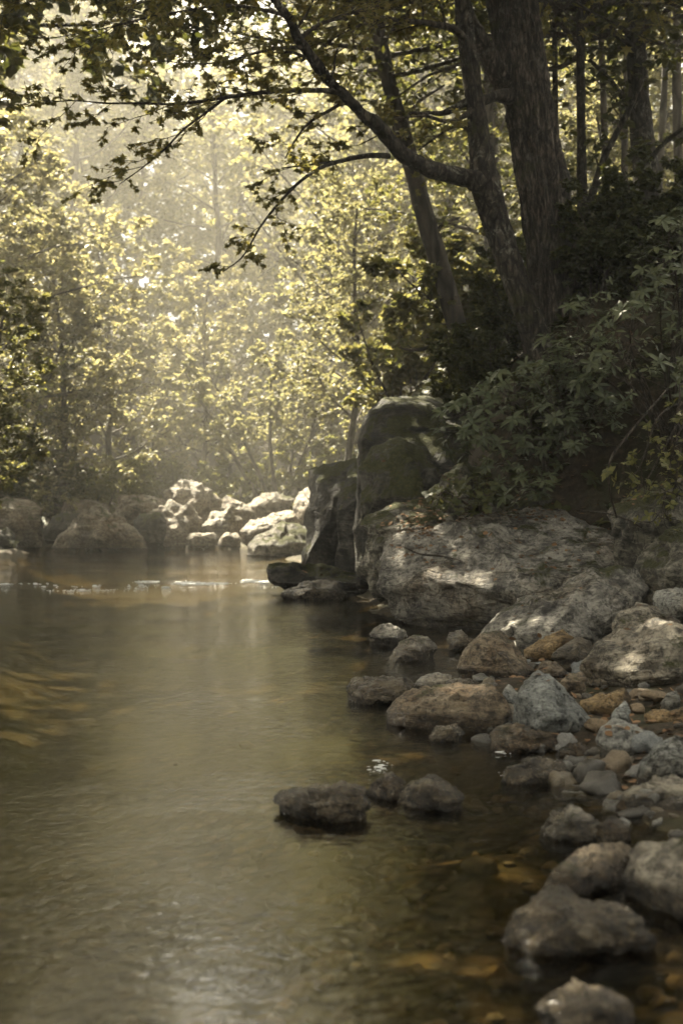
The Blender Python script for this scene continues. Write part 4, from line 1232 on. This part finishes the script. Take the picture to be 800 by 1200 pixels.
cm = cfg(nch=[0, 8, 5], ratio=[.4, .45, .5], nleaf=7, leaf=.12, droop=.2)
plain_trunk('leaning_tree', 'blurred brown trunk leaning left behind the arching bough', [(550, 470, 23, 15), (545, 430, 23, 13.5), (538, 395, 23, 12.5), (526, 350, 23, 12), (512, 300, 23, 11.5), (499, 260, 23, 11), (486, 210, 23, 10.5), (472, 160, 23, 10), (460, 115, 23, 9.5), (450, 75, 23, 9.5), (443, 40, 23, 9), (436, 0, 23, 8.5), (424, -100, 23, 7), (415, -250, 23, 4)], M['bark_far'], 31,
            [[(538, 400, 23, 4), (520, 402, 22.8, 3), (500, 408, 22.6, 2.4), (480, 410, 22.5, 1.5), (462, 406, 22.4, .9)], [(505, 280, 23, 3), (520, 262, 23.2, 2.4), (538, 255, 23.5, 1.6)], [(470, 150, 23, 3), (490, 120, 23.3, 2.2), (520, 100, 23.6, 1.4)]], cm, M['leaf_mid'])
plain_trunk('forest_tree', 'dark trunk at the upper right, wrapped in shade above the rhododendron', [(785, 420, 21, 20), (776, 330, 21, 18), (764, 250, 21, 16.5), (754, 190, 21, 15), (748, 120, 21, 13), (745, 60, 21, 12), (742, 0, 21, 11), (738, -150, 21, 9), (730, -350, 21, 5)], M['bark_moss'], 32,
            [[(752, 170, 21, 5), (738, 130, 20.8, 4), (715, 95, 20.5, 3), (690, 70, 20.2, 2)], [(752, 200, 21, 4), (775, 170, 20.7, 3), (800, 150, 20.4, 2)], [(746, 60, 21, 4), (720, 40, 20.6, 3), (690, 30, 20.2, 2)]], cm, M['leaf_dark'])
plain_trunk('slim_tree', 'slim upright dark trunk just right of the biggest trunk', [(686, 420, 20, 7.5), (684, 330, 20, 7), (682, 250, 20, 6.5), (681, 180, 20, 6), (680, 100, 20, 5.5), (679, 40, 20, 5), (678, -60, 20, 4), (676, -200, 20, 3)], M['bark_moss'], 33,
            [[(683, 262, 20, 5), (696, 220, 19.9, 4.4), (707, 186, 19.8, 4), (724, 152, 19.7, 3.6), (740, 122, 19.6, 3), (752, 90, 19.5, 2)]], cm, M['leaf_dark'], sides=16, n=110, amp=.006)
plain_trunk('sapling', 'thin pole-like sapling close beside the top of the biggest trunk, on its right', [(652, 330, 22, 4), (651, 200, 22, 3.6), (650, 100, 22, 3.2), (649, 0, 22, 3), (648, -150, 22, 2)], M['bark_moss'], 34, [], cm, M['leaf_dark'], sides=10, n=70, amp=.004)

PL = 'thin trunks of the dark wood'
for i_, (lb, c_) in enumerate([
    ('thin dark trunk right of the slim upright trunk, near the top', [(712, 400, 26, 5), (710, 250, 26, 4.5), (706, 100, 26, 4), (702, 0, 26, 3.6), (698, -150, 26, 2.5)]),
    ('thin trunk in the wood just left of the dark upper right trunk', [(728, 400, 28, 4.5), (730, 250, 28, 4.2), (733, 100, 28, 4), (735, 0, 28, 3.5), (738, -150, 28, 2.5)]),
    ('pale thin trunk at the upper right edge of the picture', [(796, 380, 27, 6.5), (795, 250, 27, 6), (793, 120, 27, 5.6), (792, 0, 27, 5), (790, -150, 27, 3.5)]),
    ('thin leaning trunk between the dark upper right trunk and the right edge', [(770, 400, 30, 4.5), (768, 300, 30, 4.2), (775, 150, 30, 4), (783, 0, 30, 3.5), (790, -150, 30, 2.5)]),
]):
    plain_trunk('sapling', lb, c_, M['bark_far'], 50 + i_, [], cm, M['leaf_dark'], sides=12, n=70, amp=.005, leafy=False, group=PL)

# ------------------------------------------------------------------ broad-leaved evergreen shrubs on the ledge
def whorl(lf, p, d, size, rng, k=7):
    d = nrm(d)
    u = nrm(np.cross(d, [.2, .9, .3]))
    w = np.cross(d, u)
    a = np.arange(k) / k * 6.283 + rng.uniform(0, 6)
    side = np.cos(a)[:, None] * u + np.sin(a)[:, None] * w
    el = rng.uniform(-.05, .6, k)[:, None]
    ld = side + d * el + np.array([0, 0, -.22])
    nn = d + np.zeros((k, 3)) + rng.normal(0, .18, (k, 3))
    lf.add(np.repeat(p[None], k, 0) + rng.normal(0, .004, (k, 3)), ld, nn, size * rng.uniform(.7, 1.15, k))


def rhododendron(name, label, foot, regions, n, seed, size, mat, k=7, up=.9, group=None, template=LEAF_LAUREL, toward=(-.25, -.55)):
    rng = np.random.default_rng(seed)
    root = thing(name, foot, label, 'shrub', group)
    tb, lf = MB(), Leaves()
    cl = []
    for poly, d0, d1, m in regions:
        pts = np.array(poly, float)
        for _ in range(m):
            while True:
                q = rng.uniform(pts.min(0), pts.max(0))
                ins = False
                for a, b in zip(pts, np.roll(pts, -1, 0)):
                    if (a[1] > q[1]) != (b[1] > q[1]) and q[0] < (b[0] - a[0]) * (q[1] - a[1]) / (b[1] - a[1]) + a[0]:
                        ins = not ins
                if ins:
                    break
            cl.append(at(q[0], q[1], rng.uniform(d0, d1)))
    cl = np.array(cl)
    # limbs: group the whorls round a few limb ends
    nl = max(4, len(cl) // 11)
    ends = cl[rng.choice(len(cl), nl, replace=False)]
    foot = np.asarray(foot, float)
    mids = []
    for e in ends:
        mid = foot + (e - foot) * .5 + np.array([0, 0, .18]) + rng.normal(0, .07, 3)
        tip = foot + (e - foot) * .88
        P = resample([foot + rng.normal(0, .06, 3) * [1, 1, 0], mid, tip], 10)
        tb.tube(P, np.linspace(.018, .006, 10), 5)
        mids.append(P)
    allp = np.vstack([p[4:] for p in mids])
    for p in cl:
        j = np.argmin(np.linalg.norm(allp - p, axis=1) + .5 * np.maximum(0, allp[:, 2] - p[2]))
        q = allp[j]
        mid = (p + q) / 2 + np.array([0, 0, -.05]) + rng.normal(0, .03, 3)
        P = resample([q, mid, p], 6)
        tb.tube(P, np.linspace(.005, .003, 6), 4)
        d = nrm(P[-1] - P[-2]) * .5 + np.array([toward[0], toward[1], up]) * .8 + rng.normal(0, .25, 3)
        whorl(lf, p, d, size * rng.uniform(.5, 1.25), rng, rng.integers(k - 3, k + 2))
        if rng.random() < .4:
            whorl(lf, P[3], d + rng.normal(0, .3, 3), size * rng.uniform(.6, .9), rng, k - 3)
    tb.build('stems', M['twig'], None).parent = root
    root.children[-1].location = [-c for c in foot]
    rel(lf.build('leaves', mat, template, None, rng), root)
    return root


rhododendron('rhododendron', 'dark rhododendron with whorled glossy leaves hanging over the largest boulder', at(640, 520, 16.2),
             [([(510, 490), (540, 455), (600, 425), (650, 425), (690, 440), (735, 470), (730, 500), (690, 520), (640, 540), (560, 520)], 14.6, 15.8, 150),
              ([(505, 480), (540, 465), (570, 520), (540, 540), (505, 520)], 15.0, 15.6, 14),
              ([(560, 520), (620, 530), (660, 545), (640, 585), (590, 590), (570, 560)], 14.7, 15.3, 26)], 200, 41, .125, M['leaf_laurel'])
rhododendron('rhododendron', 'taller rhododendron at the right edge with sparse bright leaves over black shade', at(790, 520, 15.2),
             [([(700, 330), (740, 270), (800, 220), (850, 220), (860, 480), (760, 470), (690, 440), (690, 380)], 13.6, 15.2, 150),
              ([(640, 400), (660, 350), (700, 345), (720, 420), (690, 450)], 15.0, 16.2, 34)], 180, 42, .125, M['leaf_laurel'])
rhododendron('rhododendron', 'low leafy shoots in front of the foot of the biggest trunk', at(650, 470, 16.6),
             [([(600, 440), (640, 385), (700, 380), (720, 430), (690, 450), (620, 455)], 15.4, 16.2, 50)], 50, 43, .12, M['leaf_laurel'])
rhododendron('overhanging_shoot', 'long arching shoot with small yellow-green leaves at the right edge over mossy rocks', at(815, 470, 13.5),
             [([(700, 545), (740, 520), (770, 470), (810, 450), (830, 560), (800, 620), (760, 640), (740, 600)], 12.6, 13.4, 75)], 75, 44, .075, M['leaf_spray'], k=6, template=LEAF_OVAL, up=.5)
rhododendron('fern', 'feathery dark green fern clump on the mossy ledge left of the rhododendron foot', at(560, 600, 15.2),
             [([(500, 580), (530, 552), (575, 556), (590, 590), (560, 604), (520, 604)], 14.7, 15.3, 60)], 60, 45, .085, M['leaf_dark'], k=8, template=LEAF_OVAL)
# bare curved vine
vn = MB()
P, rad = px_path([(782, 455, 13.0, 1.3), (762, 478, 12.9, 1.4), (735, 510, 12.8, 1.5), (716, 535, 12.8, 1.5), (712, 558, 12.8, 1.4), (716, 585, 12.9, 1.3), (722, 606, 13.0, 1.2)], 40)
vn.tube(P, rad, 7)
tag(vn.build('vine', M['twig'], loc=P[0]), 'bare curved vine hanging before the dark rocks near the right edge', 'vine')

# ------------------------------------------------------------------ leaf litter on rocks and bank
rng = np.random.default_rng(99)
vs, fs, k0 = [], [], 0
for P, f, o in ROCKS:
    vs.append(P)
    fs.append(f + k0)
    k0 += len(P)
bvh = BVHTree.FromPolygons([tuple(v) for v in np.vstack(vs)], [tuple(int(i) for i in t) for t in np.vstack(fs)])
lf = Leaves()


def drop(x, y, need):
    h = bvh.ray_cast(Vector((x, y, 6.0 if y < 14.2 else 1.9)), Vector((0, 0, -1)))
    g = gz1(x, y)
    if h[0] is None or h[0].z < g:
        if g < .015:
            return
        p, n = np.array([x, y, g]), np.array([0, 0, 1.0])
    else:
        p, n = np.array(h[0]), np.array(h[1])
        if n[2] < .0:
            n = -n
        if p[2] < .03 or n[2] < need:
            return
    lf.add(p + n * .008, np.append(rng.normal(0, 1, 2), rng.normal(0, .15)), n + rng.normal(0, .3, 3), rng.uniform(.03, .075))


for _ in range(1500):
    y = rng.uniform(6.5, 12.5)
    x = rng.uniform(np.interp(y, _sy, _sr) - .1, .26 * y + (1.2 if rng.random() < .3 else 0))
    if gz1(x, y) > 0 and rng.random() < .75:
        drop(x, y, .93)
for _ in range(800):        # crest and left ledge of the largest boulder
    if rng.random() < .45:
        p = at(rng.uniform(445, 520), 640, rng.uniform(14.6, 15.6))
    else:
        p = at(rng.uniform(480, 750), 640, rng.uniform(15.2, 16.2))
    drop(p[0], p[1], .72)
for _ in range(90):
    p = at(rng.uniform(330, 420), 680, rng.uniform(18.6, 20.5))
    drop(p[0], p[1], .7)
for _ in range(1500):
    y = rng.uniform(13, 20)
    x = rng.uniform(.5, .27 * y)
    drop(x, y, .75)
tag(lf.build('leaf_litter', M['litter'], LEAF_OVAL, None, rng), 'brown dead leaves scattered over the bank and the boulders', 'leaf litter', kind='stuff')

lf = Leaves()
for _ in range(3200):
    if rng.random() < .7:
        y = rng.uniform(13.5, 26) if rng.random() < .85 else rng.uniform(4, 13.5)
        x = max(np.interp(y, _sy, _sr) + abs(rng.normal(1.6, 1.3)) + .3, .255 * y if y < 13 else -9)
    else:
        y = rng.uniform(26, 44)
        x = np.interp(y, _sy, _sl) - abs(rng.normal(.6, 1.2)) if rng.random() < .5 else np.interp(y, _sy, _sr) + abs(rng.normal(1, 2))
    z = gz1(x, y)
    if z < .12 or x > .3 * y + 1.5:
        continue
    whorl(lf, np.array([x, y, z + rng.uniform(.03, .16)]), np.array([rng.normal(0, .3), -.3 + rng.normal(0, .3), 1.0]), rng.uniform(.06, .15), rng, 6)
tag(lf.build('undergrowth', M['leaf_dark'], LEAF_OVAL, None, rng), 'low leafy ground plants covering the slopes of both banks', 'undergrowth', kind='stuff')

# twigs lying about
for k, (ctrl, lb) in enumerate([
    ([(478, 646, 13.9, 1.0), (500, 655, 13.75, 1.2), (525, 657, 13.7, 1.0), (548, 662, 13.65, .6)], 'crooked bare twig lying on the face of the largest boulder'),
    ([(676, 600, 13.9, 1.0), (700, 598, 13.8, 1.2), (724, 606, 13.7, 1.0), (745, 618, 13.6, .7)], 'bare twig on the crest of the largest boulder, towards its right end'),
]):
    P, rad = px_path(ctrl, 24)
    for i in range(len(P)):
        h = bvh.ray_cast(Vector((P[i][0], 4.0, P[i][2])), Vector((0, 1, 0)))
        if h[0] is not None and h[0].y < 18:
            P[i] = np.array(h[0]) - np.array([0, .012, 0])
    mb = MB()
    mb.tube(P, rad, 6)
    tag(mb.build('twig', M['twig'], loc=P[0]), lb, 'twig')

# ------------------------------------------------------------------ white water
m, nt, out = new_mat('foam')
bs = nd(nt, 'ShaderNodeBsdfPrincipled')
bs.inputs['Base Color'].default_value = (.72, .73, .7, 1)
bs.inputs['Roughness'].default_value = .35
bs.inputs['Transmission Weight'].default_value = .2
nt.links.new(bs.outputs[0], out.inputs[0])
M['foam'] = m
fv, ff = ico(2)
mb = MB()


def fleck(x, y, sx, sy, sz):
    p = fv * (1 + .25 * vnoise(fv * 2.1 + x * 9, 3))[:, None]
    mb.add(p * np.array([sx, sy, sz]) + np.array([x, y, .0]), ff)


rng = np.random.default_rng(12)
nf = 0
while nf < 1100:
    u = rng.random()
    if u < .86:
        px = 150 + 165 * rng.beta(1.6, 1.0)
        py = 682.5 + rng.normal(0, .9) + 1.5 * math.sin(px * .06)
    elif u < .97:
        px = rng.uniform(50, 200)
        py = 688 + rng.normal(0, 2.2) + (190 - px) * .02
    else:
        px = rng.uniform(-10, 60)
        py = 683 + rng.normal(0, 2.2)
    y = CAM_H * FPX / (py - HOR)
    x = (px - 400) / FPX * y
    if vnoise(np.array([[x * 3.0, y * 2.2, 3.3]]), 5)[0] < (-.25 if px > 150 else .28):
        continue
    nf += 1
    s = rng.lognormal(-4.85, .4)
    fleck(x, y, s * rng.uniform(1.0, 3.5), s * .7, s * rng.uniform(.3, .9))
for cx, cy, n, w, hh in [(330, 688, 30, 16, 1.5), (445, 899, 40, 10, 5), (600, 906, 40, 16, 4), (350, 955, 16, 18, 1.5), (590, 881, 14, 12, 2)]:
    for _ in range(n):
        px, py = cx + rng.normal(0, w * .6), cy + rng.normal(0, hh * .7)
        y = CAM_H * FPX / (py - HOR)
        s = rng.lognormal(-5.7, .4)
        fleck((px - 400) / FPX * y, y, s * rng.uniform(1, 3), s, s * .4)
tag(mb.build('foam', M['foam']), 'white flecks of foam along the riffle and round the wet rocks', 'foam', kind='stuff')

# ------------------------------------------------------------------ air, sky, sun, camera
HAZE = dict(density=0.002, color=(1.0, .97, .86), aniso=.4)
import bmesh
bm = bmesh.new()
bmesh.ops.create_cube(bm, size=1)
lo, hi = np.array([-170.0, -60, -3.5]), np.array([170.0, 200, 62])
for v in bm.verts:
    v.co = [lo[i] + (v.co[i] + .5) * (hi[i] - lo[i]) for i in range(3)]
me = bpy.data.meshes.new('haze')
bm.to_mesh(me)
bm.free()
hz = bpy.data.objects.new('haze', me)
COL.objects.link(hz)
m, nt, out = new_mat('haze_air')
pv = nd(nt, 'ShaderNodeVolumePrincipled')
pv.inputs['Color'].default_value = (*HAZE['color'], 1)
pv.inputs['Density'].default_value = HAZE['density']
pv.inputs['Anisotropy'].default_value = HAZE['aniso']
nt.links.new(pv.outputs[0], out.inputs['Volume'])
me.materials.append(m)
tag(hz, kind='stuff')
m.cycles.homogeneous_volume = True if hasattr(m.cycles, 'homogeneous_volume') else True

SUN_AZ, SUN_EL = -32.0, 55.0          # degrees from straight ahead (minus = left), and above the horizon
sd = Vector((math.sin(R(SUN_AZ)) * math.cos(R(SUN_EL)), math.cos(R(SUN_AZ)) * math.cos(R(SUN_EL)), math.sin(R(SUN_EL))))
sl = bpy.data.lights.new('sun', 'SUN')
sl.energy = 5.0
sl.angle = R(.5)
sl.color = (1.0, .895, .69)
so = bpy.data.objects.new('sun', sl)
so.rotation_euler = sd.to_track_quat('Z', 'Y').to_euler()
so.location = (-10, 30, 60)
COL.objects.link(so)

w = bpy.data.worlds.new('World')
SC.world = w
w.use_nodes = True
nt = w.node_tree
nt.nodes.clear()
wo = nt.nodes.new('ShaderNodeOutputWorld')
bg = nt.nodes.new('ShaderNodeBackground')
bg.inputs[1].default_value = 0.05
sk = nt.nodes.new('ShaderNodeTexSky')
sk.sky_type = 'NISHITA'
sk.sun_disc = False
sk.sun_elevation = R(SUN_EL)
sk.sun_rotation = R(SUN_AZ)
sk.air_density = 1.2
sk.dust_density = 3.0
tc = nt.nodes.new('ShaderNodeTexCoord')
cl = noise(nt, tc.outputs['Generated'], 2.2, 6, .6, .4)
cf = ramp(nt, [(.3, .7), (.65, .95)], cl.outputs[0]).outputs[0]
sc_ = mixc(nt, cf, sk.outputs[0], (4.6, 4.45, 3.95))
nt.links.new(sc_, bg.inputs[0])
nt.links.new(bg.outputs[0], wo.inputs[0])

cam = bpy.data.cameras.new('camera')
cam.sensor_fit = 'VERTICAL'
cam.sensor_height = 36
cam.lens = FPX / 1200 * 36
cam.shift_y = -(600 - HOR) / 1200
cam.clip_end = 1000
cam.dof.use_dof = True
cam.dof.focus_distance = 11.5
cam.dof.aperture_fstop = 2.5
co = bpy.data.objects.new('camera', cam)
co.location = (0, 0, CAM_H)
co.rotation_euler = (R(90), 0, 0)
COL.objects.link(co)
SC.camera = co

SC.render.engine = 'CYCLES'
cy = SC.cycles
cy.max_bounces = 7
cy.diffuse_bounces = 3
cy.glossy_bounces = 3
cy.transmission_bounces = 4
cy.transparent_max_bounces = 8
cy.volume_bounces = 0
cy.caustics_reflective = False
cy.caustics_refractive = False
cy.use_adaptive_sampling = True
cy.adaptive_threshold = 0.02
cy.use_denoising = True
try:
    cy.denoiser = 'OPENIMAGEDENOISE'
except Exception:
    pass
cy.sample_clamp_indirect = 6.0
vs_ = SC.view_settings
SC.display_settings.display_device = 'sRGB'
vs_.view_transform = 'Standard'
vs_.look = 'None'
vs_.exposure = 3.2
vs_.gamma = 1.0
vs_.use_curve_mapping = False
